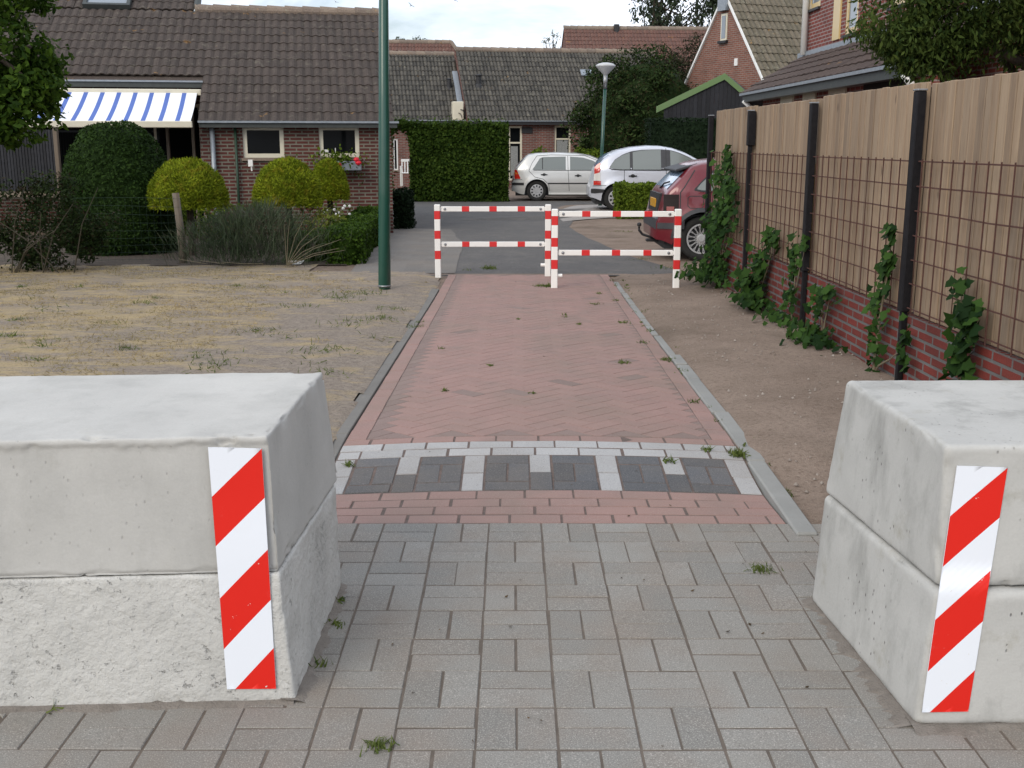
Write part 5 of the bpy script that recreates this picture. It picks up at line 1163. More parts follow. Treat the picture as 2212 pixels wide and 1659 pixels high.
x2 = on_px(1466, 39.5); tree('evergreen_tree', 'dull brownish evergreen tree between the broad evergreen and the gabled house', (x2, 39.5, -.2), (x2, 39.5, 2.5), (1.6, 1.1, 2.6), 130, 130, .5, m_leaf('brownish_evergreen_foliage', (.03, .03, .018, 1), (.065, .06, .035, 1), .2, third=(.075, .045, .035, 1)), .11, .5, core=dome_core((x2, 39.5, 1.8), 1.4, .9, 2.3, -.2), limbs=4)
x = on_px(1462, 52); q = at(1462, 30, 52)
tree('birch_tree', 'tall drooping birch tree rising over the red roof', (x, 64, -.1), (at(1475, 20, 64).x, 64, 9.2), (2.9, 1.5, 2.6), 120, 40, .5, M['lf_birch'], .24, .45, trunk=.16, limbs=26, flat=1.3, up=np.array([0, 0, -.8]), top=(x+.3, 64, 11.5))
q = at(1412, 40, 65); tree('birch_tree', 'slender young birch at the left of the drooping birch', (q.x, 65, -.1), (q.x, 65, 8.2), (.7, .5, 2.0), 20, 26, .3, M['lf_birch'], .2, .45, trunk=.07, limbs=14, flat=1.3, up=np.array([0, 0, -.5]), top=(q.x, 65, 10.2))
q = at(1194, 100, 64); tree('bare_tree', 'thin pale tree top showing over the dark roof', (q.x, 64, -.1), (q.x, 64, q.z+.1), (.75, .4, .8), 20, 9, .25, M['lf_birch'], .14, .4, trunk=.07, limbs=20, top=(q.x, 64, q.z+.9))
q = at(513, 22, 30); tree('conifer_tree', 'small tree top peeping over the ridge of the left house', (q.x, 31, -.1), (q.x, 31, q.z), (.26, .25, .3), 12, 40, .13, M['lf_ltree'], .07, .5, trunk=.08, limbs=4)
q = at(880, 92, 70); tree('leafy_tree', 'dark tree tips above the far red roof beside the lamp post', (q.x, 70, -.1), (q.x, 70, q.z-.1), (1.5, .5, .45), 22, 26, .25, M['lf_holly'], .16, .5, trunk=.1, limbs=10, top=(q.x, 70, q.z))
# near trees at both edges
tree('leafy_tree', 'green leafy tree reaching into the picture from the left edge', (-6.9, 11.9, -.05), (-5.75, 11.8, 2.5), (1.2, .75, 1.1), 84, 105, .25, M['lf_ltree'], .085, .55, trunk=.16, limbs=22, more=(((-5.0, 11.7, 2.15), (.42, .4, .5), 34), ((-5.35, 11.7, 1.78), (.5, .4, .2), 12)))
t = tree('leafy_tree', 'drooping willow like tree overhanging the fence at the upper right', (5.6, 10.6, -.05), (4.45, 10.1, 2.95), (1.35, .8, .74), 170, 150, .26, M['lf_rtree'], .06, .4, trunk=.14, limbs=24, up=np.array([0, 0, -.7]), more=(((3.55, 10.0, 2.47), (.6, .5, .25), 26), ((3.75, 10.0, 2.3), (.35, .4, .2), 10)))

# ------------------------------------------------------------------ plastic chair by the hedge
YK = 35.6; a_, b_ = at(866, 402, YK), at(893, 357, YK); t = thing('garden_chair', 'white plastic garden chair half hidden by the hornbeam hedge', 'chair', (a_.x+.25, YK, a_.z)); z0 = a_.z
CW = .52; X0 = a_.x; zs = z0+.40
m = MB(); m.bbox(X0+.02, X0+CW-.02, YK-.22, YK+.2, zs, zs+.03, .01); m.build('seat', M['whitep'], t)
for (dx, dy) in ((0, -.22), (CW-.05, -.22), (0, .18), (CW-.05, .18)):
    m = MB(); m.bbox(X0+dx, X0+dx+.05, YK+dy, YK+dy+.05, z0, zs, .006); m.build('leg', M['whitep'], t)
m = MB(); m.bbox(X0, X0+CW, YK+.2, YK+.23, zs+.36, zs+.44, .01)
for k in range(6): m.bbox(X0+.01+k*.09, X0+.05+k*.09, YK+.2, YK+.225, zs+.02, zs+.37, .006)
m.build('backrest', M['whitep'], t)
for dx in (0, CW-.05):
    m = MB(); m.bbox(X0+dx, X0+dx+.05, YK-.22, YK+.22, zs+.2, zs+.235, .008); m.bbox(X0+dx, X0+dx+.05, YK-.22, YK-.18, zs, zs+.2, .006); m.build('armrest', M['whitep'], t)

# ------------------------------------------------------------------ cars
class Car:
    def __init__(s, name, label, loc, rz, prof, L, W, belt, tum, axles, ra, zb, paint):
        s.t = thing(name, label, 'car', loc, rz, 'cars parked by the street'); s.px = [p[0] for p in prof]; s.pz = [p[1] for p in prof]
        s.L, s.W, s.belt, s.tum, s.ax, s.ra, s.zb, s.paint = L, W/2, belt, tum, axles, ra, zb, paint
        X = np.arange(0, L+.001, .012); Z = np.interp(X, s.px, s.pz); k = np.ones(7)/7; Zs = np.convolve(np.pad(Z, 3, 'edge'), k, 'valid'); s.X, s.Z = X, Zs
    def top(s, x): return float(np.interp(x, s.X, s.Z))
    def w(s, x, z):
        f = 1.0
        if x < .6: f -= .13*((.6-x)/.6)**2.2
        if x > s.L-.8: f -= .16*((x-s.L+.8)/.8)**2.2
        w = s.W*f
        if z < .38: w -= (.38-z)*.16
        if z > s.belt: w -= (z-s.belt)*s.tum
        w += .018*math.exp(-((z-.62)/.2)**2)
        for a in s.ax:
            d = math.hypot(x-a, z-.31); w += .022*math.exp(-((d-.37)/.06)**2)*(1 if z < .75 else 0)
        return w
    def bot(s, x):
        z = s.zb+.06*ss(s.L-.5, s.L, x)+.1*(1-ss(0, .35, x))
        for a in s.ax:
            if abs(x-a) < s.ra: z = max(z, .30+math.sqrt(s.ra**2-(x-a)**2))
        return z
    def sh(s, x): return max(s.top(x)-.075, s.bot(x)+.03)
    def cap(s, x, y):
        z0 = s.sh(x); w = s.w(x, z0); f = min(1, abs(y)/w); return z0+(s.top(x)-z0)*(1-f**3.2)**.5
    def body(s):
        xs = sorted(set([round(v, 4) for v in np.arange(0, s.L+.001, .035)]+[round(a+s.ra*math.cos(q), 4) for a in s.ax for q in np.linspace(0.02, pi-.02, 19)])); xs = [x for x in xs if 0 <= x <= s.L]
        m = MB(); rings = []
        for x in xs:
            zb, zs = s.bot(x), s.sh(x); ring = []
            lv = [lerp(zb, zs, k/11) for k in range(12)]; w0 = s.w(x, zs)
            side = [(s.w(x, z), z) for z in lv]; ys = [w0*q for q in (.985, .95, .88, .76, .5, .25, 0)]
            cp = [(y, s.cap(x, y)) for y in ys]
            half = side+cp; ring = [(x, -y, z) for y, z in half]+[(x, y, z) for y, z in half[-2::-1]]; rings.append(ring)
        n = len(rings[0]); vs = [p for r in rings for p in r]; fs_ = []
        for i in range(len(rings)-1):
            for k in range(n-1): fs_.append((i*n+k, (i+1)*n+k, (i+1)*n+k+1, i*n+k+1))
        fs_ += [tuple(range(n)), tuple(range((len(rings)-1)*n, len(rings)*n))[::-1]]
        m.add(vs, fs_); s.b = m.build('body', s.paint, s.t, smooth=True, world=False)
        m = MB(); m.box(.12, s.L-.12, -s.W*.8, s.W*.8, .16, .62); m.build('underbody', M['trim'], s.t, world=False)
    def side(s, name, top, bot, mat, x0, x1, off=.005, nx=18, nz=4, parent=None, sgn=-1, thick=.0):
        m = MB(); tx, tz = zip(*top); bx, bz = zip(*bot); g_ = []
        for i in range(nx+1):
            x = lerp(x0, x1, i/nx); za, zb = float(np.interp(x, bx, bz)), float(np.interp(x, tx, tz)); g_.append([(x, sgn*(s.w(x, lerp(za, zb, k/nz))+off), lerp(za, zb, k/nz)) for k in range(nz+1)])
        for i in range(nx):
            for k in range(nz): m.quad(g_[i][k], g_[i+1][k], g_[i+1][k+1], g_[i][k+1])
        # folded edge so the piece has a thickness
        rim = [g_[i][0] for i in range(nx+1)]+[g_[nx][k] for k in range(1, nz+1)]+[g_[i][nz] for i in range(nx-1, -1, -1)]+[g_[0][k] for k in range(nz-1, 0, -1)]
        for i in range(len(rim)):
            a, b = rim[i], rim[(i+1) % len(rim)]; e = -sgn*(off+.004); m.quad(a, b, (b[0], b[1]+e, b[2]), (a[0], a[1]+e, a[2]))
        return m.build(name, mat, parent or s.t, world=False, recalc=False)
    def line(s, pts, wd=.012, mat=None, name='door_seam', off=.003):
        m = MB(); P = []
        for (a, b) in zip(pts[:-1], pts[1:]):
            k = max(2, int(math.hypot(b[0]-a[0], b[1]-a[1])/.06)); P += [(lerp(a[0], b[0], i/k), lerp(a[1], b[1], i/k)) for i in range(k)]
        P.append(pts[-1])
        for i in range(len(P)-1):
            d = Vector((P[i+1][0]-P[i][0], P[i+1][1]-P[i][1])).normalized(); nn = Vector((-d.y, d.x))*wd/2; q = [(P[i][0]+nn.x, P[i][1]+nn.y), (P[i][0]-nn.x, P[i][1]-nn.y), (P[i+1][0]-nn.x, P[i+1][1]-nn.y), (P[i+1][0]+nn.x, P[i+1][1]+nn.y)]
            m.add([(x, -(s.w(x, z)+off), z) for x, z in q], [(0, 1, 2, 3)])
        return m.build(name, mat or M['trim'], s.t, world=False, recalc=False)
    def topstrip(s, name, x0, x1, fy, mat, off=.005, n=12):
        m = MB(); g_ = []
        for i in range(n+1):
            x = lerp(x0, x1, i/n); row = []
            for k in range(9): y = lerp(-1, 1, k/8)*fy*s.w(x, s.sh(x)); row.append((x-off, y, s.cap(x, y)+off))
            g_.append(row)
        for i in range(n):
            for k in range(8): m.quad(g_[i][k], g_[i+1][k], g_[i+1][k+1], g_[i][k+1])
        return m.build(name, mat, s.t, world=False, recalc=False, smooth=True)
    def wheels(s, r, rimr, style, only=None):
        for a in s.ax:
            for sg in (-1, 1):
                y0 = sg*(s.W-.035); F = lambda p, q, h, a=a, y0=y0, sg=sg: (a+p, y0+sg*h, .0+r+q)
                m = MB(); m.lathe([(rimr*.96, -.18), (r*.93, -.19), (r, -.165), (r, -.03), (r*.97, -.008), (r*.86, .004), (rimr*1.04, -.002), (rimr, -.012)], 36, F=F); o = m.build('wheel', M['tyre'], s.t, world=False, smooth=True)
                m = MB(); m.lathe([(0, -.06), (rimr*.99, -.06)], 32, F=F, mi=1)
                if style == 'cover':
                    m.lathe([(0, .006), (rimr*.3, .006), (rimr*.34, -.002), (rimr*.62, .0)], 32, F=F); m.lathe([(rimr*.9, -.002), (rimr*1.02, -.004), (rimr*1.02, -.03)], 32, F=F)
                    nS = 10
                    for k in range(nS):
                        t0 = 2*pi*(k-.27)/nS; t1 = 2*pi*(k+.27)/nS; m.add([F(rimr*.6*math.cos(t0), rimr*.6*math.sin(t0), .001), F(rimr*.6*math.cos(t1), rimr*.6*math.sin(t1), .001), F(rimr*.92*math.cos(t1*.97+t0*.03), rimr*.92*math.sin(t1*.97+t0*.03), -.002), F(rimr*.92*math.cos(t0), rimr*.92*math.sin(t0), -.002)], [(0, 1, 2, 3)])
                else:
                    m.lathe([(rimr*.9, -.002), (rimr*1.0, -.002), (rimr*1.0, -.03)], 36, F=F); m.lathe([(0, -.02), (rimr*.2, -.02), (rimr*.22, -.03), (rimr*.34, -.035)], 20, F=F, mi=0)
                    for k in range(16):
                        for dd in (-1, 1):
                            t0 = 2*pi*k/16; t1 = t0+dd*.26; m.tube([F(rimr*.3*math.cos(t0), rimr*.3*math.sin(t0), -.032), F(rimr*.93*math.cos(t1), rimr*.93*math.sin(t1), -.008)], .0055, 5)
                m.build('rim', [M['rim'], M['trim']], o, world=False)
    def handle(s, x, z):
        m = MB(); y = -(s.w(x, z)); m.bbox(x-.1, x+.1, y-.03, y-.003, z-.014, z+.014, .006); m.lathe([(.055, 0), (.05, .008), (0, .008)], 14, F=lambda p, q, h: (x+p, y-.002-h, z+q*.75)); m.build('door_handle', M['trim'], s.t, world=False)
    def mirror(s, x, z, mat):
        m = MB(); y = -(s.w(x, z)); m.bbox(x-.06, x+.08, y-.2, y-.05, z-.0, z+.13, .025); m.box(x-.02, x+.03, y-.06, y+.01, z, z+.04); m.build('mirror', mat, s.t, world=False)

# boxy silver hatchback
YG = 34.3; xg = at(1105, 412, YG-.85).x
c = Car('parked_car', 'boxy silver hatchback parked next to the hornbeam hedge', (xg, YG+.0, gz(xg, YG)), R(0), [(0, .60), (.03, .64), (.06, .68), (.09, .98), (.13, 1.02), (.40, 1.30), (.50, 1.385), (.75, 1.425), (1.4, 1.445), (2.0, 1.425), (2.4, 1.36), (2.6, 1.28), (3.12, .98), (3.6, .90), (4.0, .78), (4.1, .62), (4.15, .5)], 4.15, 1.735, .95, .44, (.76, 3.27), .355, .2, M['silver'])
c.body(); c.wheels(.305, .19, 'cover')
gl = c.side('window', [(.62, .94), (.66, .98), (.86, 1.28), (.98, 1.305), (1.63, 1.32)], [(.62, .94), (.66, .935), (1.66, .93)], M['autoglass'], .63, 1.63)
c.line([(.93, .94), (.93, 1.295)], .025, off=.007, name='window_pillar')
c.side('window', [(1.76, 1.318), (2.15, 1.29), (2.45, 1.2), (2.84, .95)], [(1.76, .925), (2.84, .93)], M['autoglass'], 1.76, 2.84)
c.line([(.66, .92), (1.68, .915), (1.70, .915), (2.86, .92)], .015, off=.008, name='window_seal')
c.line([(.52, .9), (.7, .72), (.95, .66), (1.12, .5), (1.14, .3)]); c.line([(.52, .9), (.6, 1.1), (.76, 1.34), (1.2, 1.37), (2.2, 1.35), (2.6, 1.2)]); c.line([(1.69, 1.34), (1.7, .9), (1.74, .3)]); c.line([(2.92, .92), (2.9, .3)]); c.line([(1.1, .53), (2.9, .53)], .035, name='side_moulding', off=.009)
c.handle(.98, .79); c.handle(2.0, .76); c.mirror(2.62, .95, M['silver'])
tl_ = c.side('tail_light', [(.10, .93), (.16, .93), (.26, .70)], [(.10, .66), (.26, .665)], M['lamp_r'], .09, .26, .008, 8, 5); c.side('indicator_lens', [(.10, .86), (.18, .84)], [(.10, .80), (.18, .80)], M['lamp_o'], .10, .185, .012, 4, 2, parent=c.t)
c.side('bumper_strip', [(.01, .55), (.38, .55)], [(.01, .475), (.38, .475)], M['trim'], .012, .37, .012, 10, 2); c.side('sill_strip', [(1.1, .25), (2.9, .25)], [(1.1, .2), (2.9, .2)], M['whitep'], 1.12, 2.9, .008, 16, 1)
c.line([(.05, .64), (.32, .64)], .012, name='bumper_seam'); c.topstrip('rear_window', .15, .38, .8, M['rearglass']); c.topstrip('windscreen', 2.62, 3.08, .85, M['autoglass'])
# rounded silver hatchback
YC3 = 26.9; x3 = at(1276, 410, YC3-.8).x
c = Car('parked_car', 'rounded silver hatchback with arched roof parked behind the low hedge', (x3, YC3, gz(x3+1, YC3)), R(0), [(0, .56), (.03, .62), (.06, .68), (.1, .95), (.15, 1.05), (.28, 1.22), (.42, 1.32), (.62, 1.41), (.95, 1.485), (1.35, 1.522), (1.65, 1.515), (1.95, 1.465), (2.25, 1.36), (2.5, 1.23), (2.78, 1.06), (3.05, .96), (3.5, .86), (3.75, .7), (3.85, .5)], 3.85, 1.67, .97, .40, (.62, 3.08), .365, .22, M['bluesilver'])
c.body(); c.wheels(.305, .195, 'cover')
c.side('window_surround', [(.44, 1.03), (.55, 1.19), (.75, 1.315), (.95, 1.385), (1.2, 1.42), (1.62, 1.43), (1.85, 1.415), (2.05, 1.36), (2.3, 1.25), (2.55, 1.105), (2.76, .97)], [(.44, 1.01), (.52, .98), (.66, .96), (2.76, .962)], M['greytrim'], .44, 2.75, .002, 40, 5)
c.side('window', [(.44, 1.02), (.55, 1.18), (.75, 1.30), (.93, 1.36)], [(.44, 1.015), (.52, .985), (.66, .97), (.93, .97)], M['autoglass'], .45, .91)
c.side('window', [(.98, 1.365), (1.2, 1.405), (1.62, 1.425)], [(.98, .965), (1.66, .965)], M['autoglass'], .98, 1.64)
c.side('window', [(1.84, 1.405), (2.05, 1.345), (2.3, 1.235), (2.55, 1.09), (2.72, .98)], [(1.84, .965), (2.72, .97)], M['autoglass'], 1.86, 2.71)
c.line([(.42, 1.0), (.5, .97), (.7, .955), (1.5, .95), (2.76, .955)], .018, off=.008, name='window_seal'); c.line([(.78, .95), (.78, .75), (.85, .62), (1.0, .55)]); c.line([(1.76, 1.45), (1.76, .9), (1.84, .6), (1.85, .3)]); c.handle(.98, .82); c.handle(1.98, .84)
c.side('tail_light', [(.07, .98), (.12, 1.06), (.2, 1.12), (.24, 1.12)], [(.07, .86), (.21, .9), (.24, 1.08)], M['lamp_r'], .08, .22, .01, 8, 4); c.side('reversing_lens', [(.07, .86), (.21, .9)], [(.07, .71), (.24, .71)], M['lamp_w'], .075, .22, .01, 6, 3); c.side('lower_tail_light', [(.06, .705), (.24, .705)], [(.06, .61), (.24, .61)], M['lamp_r'], .065, .235, .012, 6, 2)
c.side('bumper_strip', [(.005, .52), (.1, .525), (.32, .51)], [(.005, .42), (.1, .415), (.32, .44)], M['trim'], .01, .31, .014, 10, 2); c.topstrip('rear_window', .14, .44, .82, M['rearglass'])
c.line([(.04, .585), (.36, .6)], .012, name='bumper_seam')
# wine red hatchback
YR = 15.75; xr = 1.97
c = Car('parked_car', 'wine red hatchback with lattice wheels parked at the fence end', (xr, YR, gz(2.5, 15)), R(0), [(0, .56), (.02, .60), (.05, .64), (.08, .90), (.12, .96), (.38, 1.22), (.46, 1.305), (.6, 1.345), (1.0, 1.38), (1.6, 1.39), (2.1, 1.37), (2.4, 1.32), (3.05, .97), (3.6, .88), (3.9, .74), (4.02, .5)], 4.02, 1.70, .93, .46, (.61, 3.08), .37, .19, M['redcar'])
c.body(); c.wheels(.305, .205, 'lattice')
c.side('quarter_window', [(.48, .97), (.54, 1.03), (.76, 1.24), (1.6, 1.27)], [(.48, .955), (.58, .935), (1.6, .92)], M['trim'], .485, 1.6, .004); c.side('window', [(.52, .98), (.58, 1.05), (.78, 1.215), (1.58, 1.245)], [(.52, .97), (.6, .955), (1.58, .945)], M['autoglass'], .525, 1.58, .007)
c.line([(.30, .64), (.30, .93), (.35, .99), (.50, 1.22)], .014, name='tailgate_seam'); c.line([(.40, .86), (.40, .75), (.43, .72), (.58, .72), (.61, .75), (.61, .85), (.58, .88), (.43, .88), (.40, .86)], .01, name='fuel_flap')
c.side('tail_light', [(.075, .90), (.28, .90)], [(.06, .645), (.28, .645)], M['lamp_s'], .08, .28, .01, 8, 4); c.side('indicator_lens', [(.1, .74), (.22, .74)], [(.1, .65), (.22, .65)], m_paint('dark_red_lens', (.22, .02, .015, 1), .15, 0, .8, 0), .12, .22, .013, 4, 2)
c.side('bumper_strip', [(.0, .52), (.3, .52), (.36, .56)], [(.0, .44), (.36, .44)], M['greytrim'], .005, .36, .02, 10, 2)
m = MB(); n = 20
for i in range(n):
    a0, a1 = pi*i/n*.98+.03, pi*(i+1)/n*.98+.03; q = []
    for (a, r) in ((a0, .37), (a1, .37), (a1, .425), (a0, .425)): x, z = .61+r*math.cos(a), .30+r*math.sin(a); q.append((x, -(c.w(x, z)+.012), z))
    m.add(q, [(0, 1, 2, 3)])
m.build('wheel_arch_trim', M['greytrim'], c.t, world=False, recalc=False)
rw = c.topstrip('rear_window', .145, .37, .80, M['rearglass'])
m = MB(); m.bbox(.0, .30, -.6, .6, .004, .04, .012, F=lambda x, y, z: (.26+x-.05*(abs(y) < .45), y, lerp(1.235, 1.318, x/.3)+z-.05*(abs(y)/.6)**3)); m.build('roof_spoiler', M['trim'], c.t, world=False)
m = MB(); m.box(-.012, .05, -.5, .5, .64, .9, F=lambda x, y, z: (x+.045+(z-.64)*.1, y, z)); m.build('tailgate_panel', M['trim'], c.t, world=False)
m = MB(); m.bbox(-.02, .0, -.26, .26, .7, .82, .003, F=lambda x, y, z: (x+.05, y, z)); m.build('number_plate', M['plate'], c.t, world=False)
m = MB(); m.tube([(.12, -.1, .965), (.15, -.3, 1.03), (.19, -.52, 1.06)], .012, 6); m.build('rear_wiper', M['trim'], c.t, world=False)
m = MB(); m.bbox(-.01, .1, -.72, .72, .40, .6, .03); m.build('bumper', M['greytrim'], c.t, world=False)
m = MB(); m.tube([(.2, 0, .27), (.02, 0, .26), (-.1, 0, .3), (-.15, 0, .36), (-.15, 0, .41)], .018, 8); m.lathe([(0, .0), (.028, .01), (.032, .03), (.028, .05), (0, .062)], 12, F=lambda a, b, h: (-.15+a, b, .41+h)); m.bbox(-.05, .15, -.06, .06, .2, .24, .01); m.build('tow_bar', M['trim'], c.t, world=False)

# ------------------------------------------------------------------ birds in the sky
BL = ['grey bird in flight at the upper left, close to the left house ridge', 'grey bird in flight beside the top of the green lamp post, lowest of the four', 'grey bird in flight just right of the green lamp post', 'grey bird at the very top of the picture, cut off by its edge']
bm_ = MB()
bm_.tube([(-.14, 0, 0), (-.09, 0, .0), (0, 0, 0), (.1, 0, .005), (.15, 0, .015), (.175, 0, .012)], [.012, .026, .045, .034, .022, .006], 8)
bm_.add([(-.13, -.02, 0), (-.13, .02, 0), (-.26, .05, 0), (-.26, -.05, 0), (-.13, 0, .012), (-.25, 0, .008)], [(0, 3, 5, 4), (1, 4, 5, 2), (0, 1, 2, 3)])
for sg in (-1, 1): bm_.add([(.07, sg*.03, .01), (.09, sg*.18, .07), (-.02, sg*.38, .11), (-.05, sg*.17, .06), (-.07, sg*.03, .01), (.01, sg*.1, .05)], [(0, 1, 5), (1, 3, 5), (1, 2, 3), (3, 4, 5), (4, 0, 5)])
first = bm_.build('bird', M['bird'], world=False, recalc=False)
for i, ((px, py), a, tl_) in enumerate((((725, 4), 1.9, .5), ((817, 35), 2.4, .3), ((888, 12), 1.2, .7), ((983, 0), 1.4, .9))):
    o = first if i == 0 else first.copy()
    if i: C.objects.link(o)
    o.location = at(px, py, 62); o.rotation_euler = (tl_, -.35, a); o.scale = (.6, .6, .6); settag(o, BL[i], 'bird', 'birds in flight')

# ------------------------------------------------------------------ grass and weeds
pts = []
n = 60000; xs = RNG.uniform(-7.5, -.9, n); ys = 4.4+(14.5-4.4)*RNG.uniform(0, 1, n)**.85
for x, y in zip(xs, ys):
    if not lawn_keep(x, y) or x > LEFTK(y)-.02: continue
    d = mnoise.noise(Vector((x*.9, y*1.6, 2)))+.5*mnoise.noise(Vector((x*3, y*4, 7)))
    if d < -.05+.55*ss(-3.2, -1.0, x)-.1: continue
    pts.append((x, y, lawn_z(x, y)+.004))
pts = np.array(pts); o = leaves('dry_grass', pts, M['straw'], None, .05, .085, BLADE, np.tile((0, -.3, 1.), (len(pts), 1)), .8, 0, up=np.array([0, 0, .28])); o['kind'] = 'stuff'; o['label'] = 'straw coloured dry grass on the lawn'
def tuft_pts(c, r, n): a = RNG.normal(size=(n, 2))*r; return [(c[0]+p[0], c[1]+p[1], pz(c[0], c[1])+.006) for p in a]
pts = []
for k in range(70):
    px, py = RNG.uniform(20, 900), 620+RNG.uniform(0, 1)**1.2*190
    if px > 960-(py-600)*.72: continue
    if mnoise.noise(Vector((px*.008, py*.02, 1))) < .02: continue
    c = G(px, py); pts += [(q[0], q[1], lawn_z(q[0], q[1])+.01) for q in tuft_pts(c, RNG.uniform(.03, .1), int(RNG.uniform(8, 40)))]
for (px, py, r, k) in ((770, 635, .16, 120), (820, 690, .1, 70), (640, 665, .1, 60), (850, 668, .08, 50), (700, 760, .12, 80), (20, 730, .05, 50), (40, 695, .05, 40), (735, 645, .08, 60), (905, 700, .05, 40), (760, 700, .14, 70), (560, 720, .1, 40)):
    c = G(px, py); pts += [(q[0], q[1], lawn_z(q[0], q[1])+.01) for q in tuft_pts(c, r, k)]
o = leaves('green_grass', pts, M['grass'], None, .05, .12, BLADE, np.tile((0, -.5, .8), (len(pts), 1)), .7, 0, up=np.array([0, 0, .55])); o['kind'] = 'stuff'; o['label'] = 'sparse green grass patches on the lawn'
pts = []
for (px, py, r, k) in ((1285, 655, .03, 16), (1222, 680, .015, 8), (1218, 685, .015, 6), (1345, 693, .03, 20), (1347, 781, .025, 18), (1120, 690, .012, 6), (955, 750, .012, 6), (1295, 632, .025, 14), (1390, 735, .02, 12), (1482, 797, .02, 14), (1330, 645, .02, 8), (1400, 665, .03, 20), (1440, 770, .03, 22), (1500, 860, .02, 12), (1690, 1055, .02, 18), (1620, 912, .02, 8), (1525, 965, .012, 14), (1444, 992, .014, 12), (755, 995, .014, 14), (1060, 790, .01, 6), (1150, 850, .01, 5), (960, 842, .01, 6), (905, 690, .02, 10), (1250, 700, .02, 8), (1060, 582, .05, 34), (1010, 584, .04, 14), (1165, 618, .04, 34), (1470, 470, .1, 40), (1345, 500, .1, 30), (1380, 560, .1, 24), (1450, 580, .1, 30), (1600, 640, .08, 20), (1500, 640, .06, 12), (738, 1300, .012, 7), (722, 1350, .015, 10), (690, 1440, .012, 7), (120, 1530, .015, 10), (1700, 1060, .02, 16), (1430, 650, .1, 20), (1480, 700, .1, 24), (1550, 760, .1, 20), (1600, 850, .1, 20)):
    c = G(px, py); pts += tuft_pts(c, r, k*2)
for k in range(40):
    y = RNG.uniform(5, 13); pts += tuft_pts((xc(y)+1.0+RNG.normal()*.02+.12*(RNG.uniform() > .5), y), .015, int(RNG.uniform(3, 12)))
o = leaves('joint_weeds', pts, M['grass'], None, .035, .2, BLADE, np.tile((0, -.4, .8), (len(pts), 1)), .8, 0, up=np.array([0, 0, .5])); o['kind'] = 'stuff'; o['label'] = 'small grass weeds in the paving joints and soil'
for (px, py, r, k, sz, lab) in ((820, 1613, .018, 80, .03, 'small green weed in the grey paving near the left block'), (1594, 972, .022, 110, .045, 'green grass tuft at the right end of the white paving row'), (1645, 1233, .022, 110, .024, 'brownish grass tuft in the grey paving beside the right blocks'), (1181, 619, .04, 90, .06, 'grass tuft at the foot of the nearer barrier post'), (1056, 580, .05, 90, .07, 'green weed at the asphalt edge under the farther barrier')):
    c = G(px, py); p = tuft_pts(c, r, k); o = leaves('grass_tuft', p, M['grass'], None, sz, .16, BLADE, np.tile((0, -.4, .8), (k, 1)), .8, 0, up=np.array([0, 0, .7])); settag(o, lab, 'weed')
# fallen leaves and crumbs on the paving, ground litter of leaves under the fence
pts = []; 
for k in range(70):
    px, py = RNG.uniform(800, 1900), 600+1040*RNG.uniform(0, 1)**1.8; c = G(px, py)
    if c.x > 1.0 and c.y < 3.6: continue
    pts.append((c.x, c.y, pz(c.x, c.y)+.006))
o = leaves('leaf_litter', pts, m_leaf('dead_leaf', (.05, .035, .025, 1), (.14, .09, .05, 1), .1), None, .013, .6, LEAF, np.tile((0, 0, 1.), (len(pts), 1)), .25); o['kind'] = 'stuff'; o['label'] = 'tiny dead leaves on the paving'
pts = [];
for k in range(420):
    y = RNG.uniform(4.4, 13.5); x = xc(y)+RNG.uniform(1.15, 2.35); pts.append((x, y, ground_z(x, y)+.012))
m = MB()
for (x, y, z) in pts[:330]:
    s = random.uniform(.006, .016); a = [(x+s*random.uniform(.6, 1)*math.cos(t), y+s*random.uniform(.6, 1)*math.sin(t), z-.012+s*.2) for t in (0, 1.3, 2.5, 3.8, 5)]; m.add(a+[(x, y, z-.012+s*1.1)], [(i, (i+1) % 5, 5) for i in range(5)])
o = m.build('pebbles', m_basic('pale_pebbles', (.36, .32, .28, 1), (.14, .11, .09, 1), 3, .9)); o['kind'] = 'stuff'; o['label'] = 'scattered pebbles on the sandy strip'

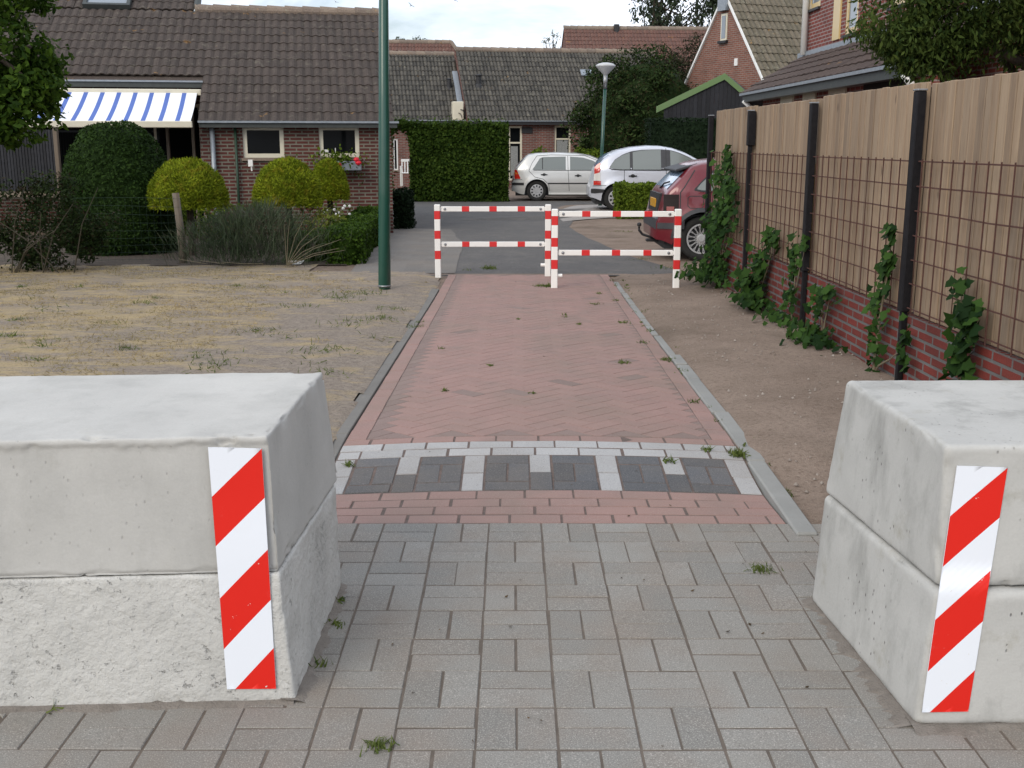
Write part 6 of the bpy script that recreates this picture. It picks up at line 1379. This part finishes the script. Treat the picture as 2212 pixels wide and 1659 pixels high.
# ------------------------------------------------------------------ light, sky, camera
SUN_EL, SUN_AZ = R(34), R(212)           # azimuth clockwise from +Y: behind the camera, to the left
w = bpy.data.worlds.new('World'); bpy.context.scene.world = w; w.use_nodes = True; nt = w.node_tree; bg = nt.nodes['Background']
sky = nt.nodes.new('ShaderNodeTexSky'); sky.sky_type = 'NISHITA'; sky.sun_disc = False; sky.sun_elevation = SUN_EL; sky.sun_rotation = SUN_AZ; sky.dust_density = 2.0; sky.altitude = 10
tc = nt.nodes.new('ShaderNodeTexCoord'); mp = nt.nodes.new('ShaderNodeMapping'); mp.inputs['Scale'].default_value = (1, 1, 2.6); nt.links.new(tc.outputs['Generated'], mp.inputs[0])
nz = nt.nodes.new('ShaderNodeTexNoise'); nz.inputs['Scale'].default_value = 3.2; nz.inputs['Detail'].default_value = 8; nz.inputs['Roughness'].default_value = .58; nz.inputs['Distortion'].default_value = .3; nt.links.new(mp.outputs[0], nz.inputs['Vector'])
rp = nt.nodes.new('ShaderNodeValToRGB'); rp.color_ramp.elements[0].position = .30; rp.color_ramp.elements[1].position = .56; nt.links.new(nz.outputs['Fac'], rp.inputs[0])
mx = nt.nodes.new('ShaderNodeMix'); mx.data_type = 'RGBA'; nt.links.new(rp.outputs[0], mx.inputs[0]); nt.links.new(sky.outputs[0], mx.inputs[6]); mx.inputs[7].default_value = (11.2, 11.9, 13.2, 1)
nt.links.new(mx.outputs[2], bg.inputs[0]); bg.inputs[1].default_value = .125
sl_ = bpy.data.lights.new('sun', 'SUN'); sl_.energy = 1.6; sl_.angle = R(28); sl_.color = (1, .91, .77); so = bpy.data.objects.new('sun', sl_); C.objects.link(so)
sd = Vector((math.sin(SUN_AZ)*math.cos(SUN_EL), math.cos(SUN_AZ)*math.cos(SUN_EL), math.sin(SUN_EL))); so.rotation_euler = sd.to_track_quat('Z', 'Y').to_euler(); so.location = (-5, -8, 12)
cam = bpy.data.cameras.new('camera'); co = bpy.data.objects.new('camera', cam); C.objects.link(co); co.location = (0, 0, H); co.rotation_euler = (pi/2-PITCH, 0, 0)
cam.sensor_width = 36; cam.sensor_fit = 'HORIZONTAL'; cam.lens = 36*FP/PW; cam.clip_end = 2000; cam.clip_start = .05
sc = bpy.context.scene; sc.camera = co
sc.view_settings.view_transform = 'Standard'; sc.view_settings.look = 'None'; sc.view_settings.exposure = 0.0; sc.view_settings.gamma = 1
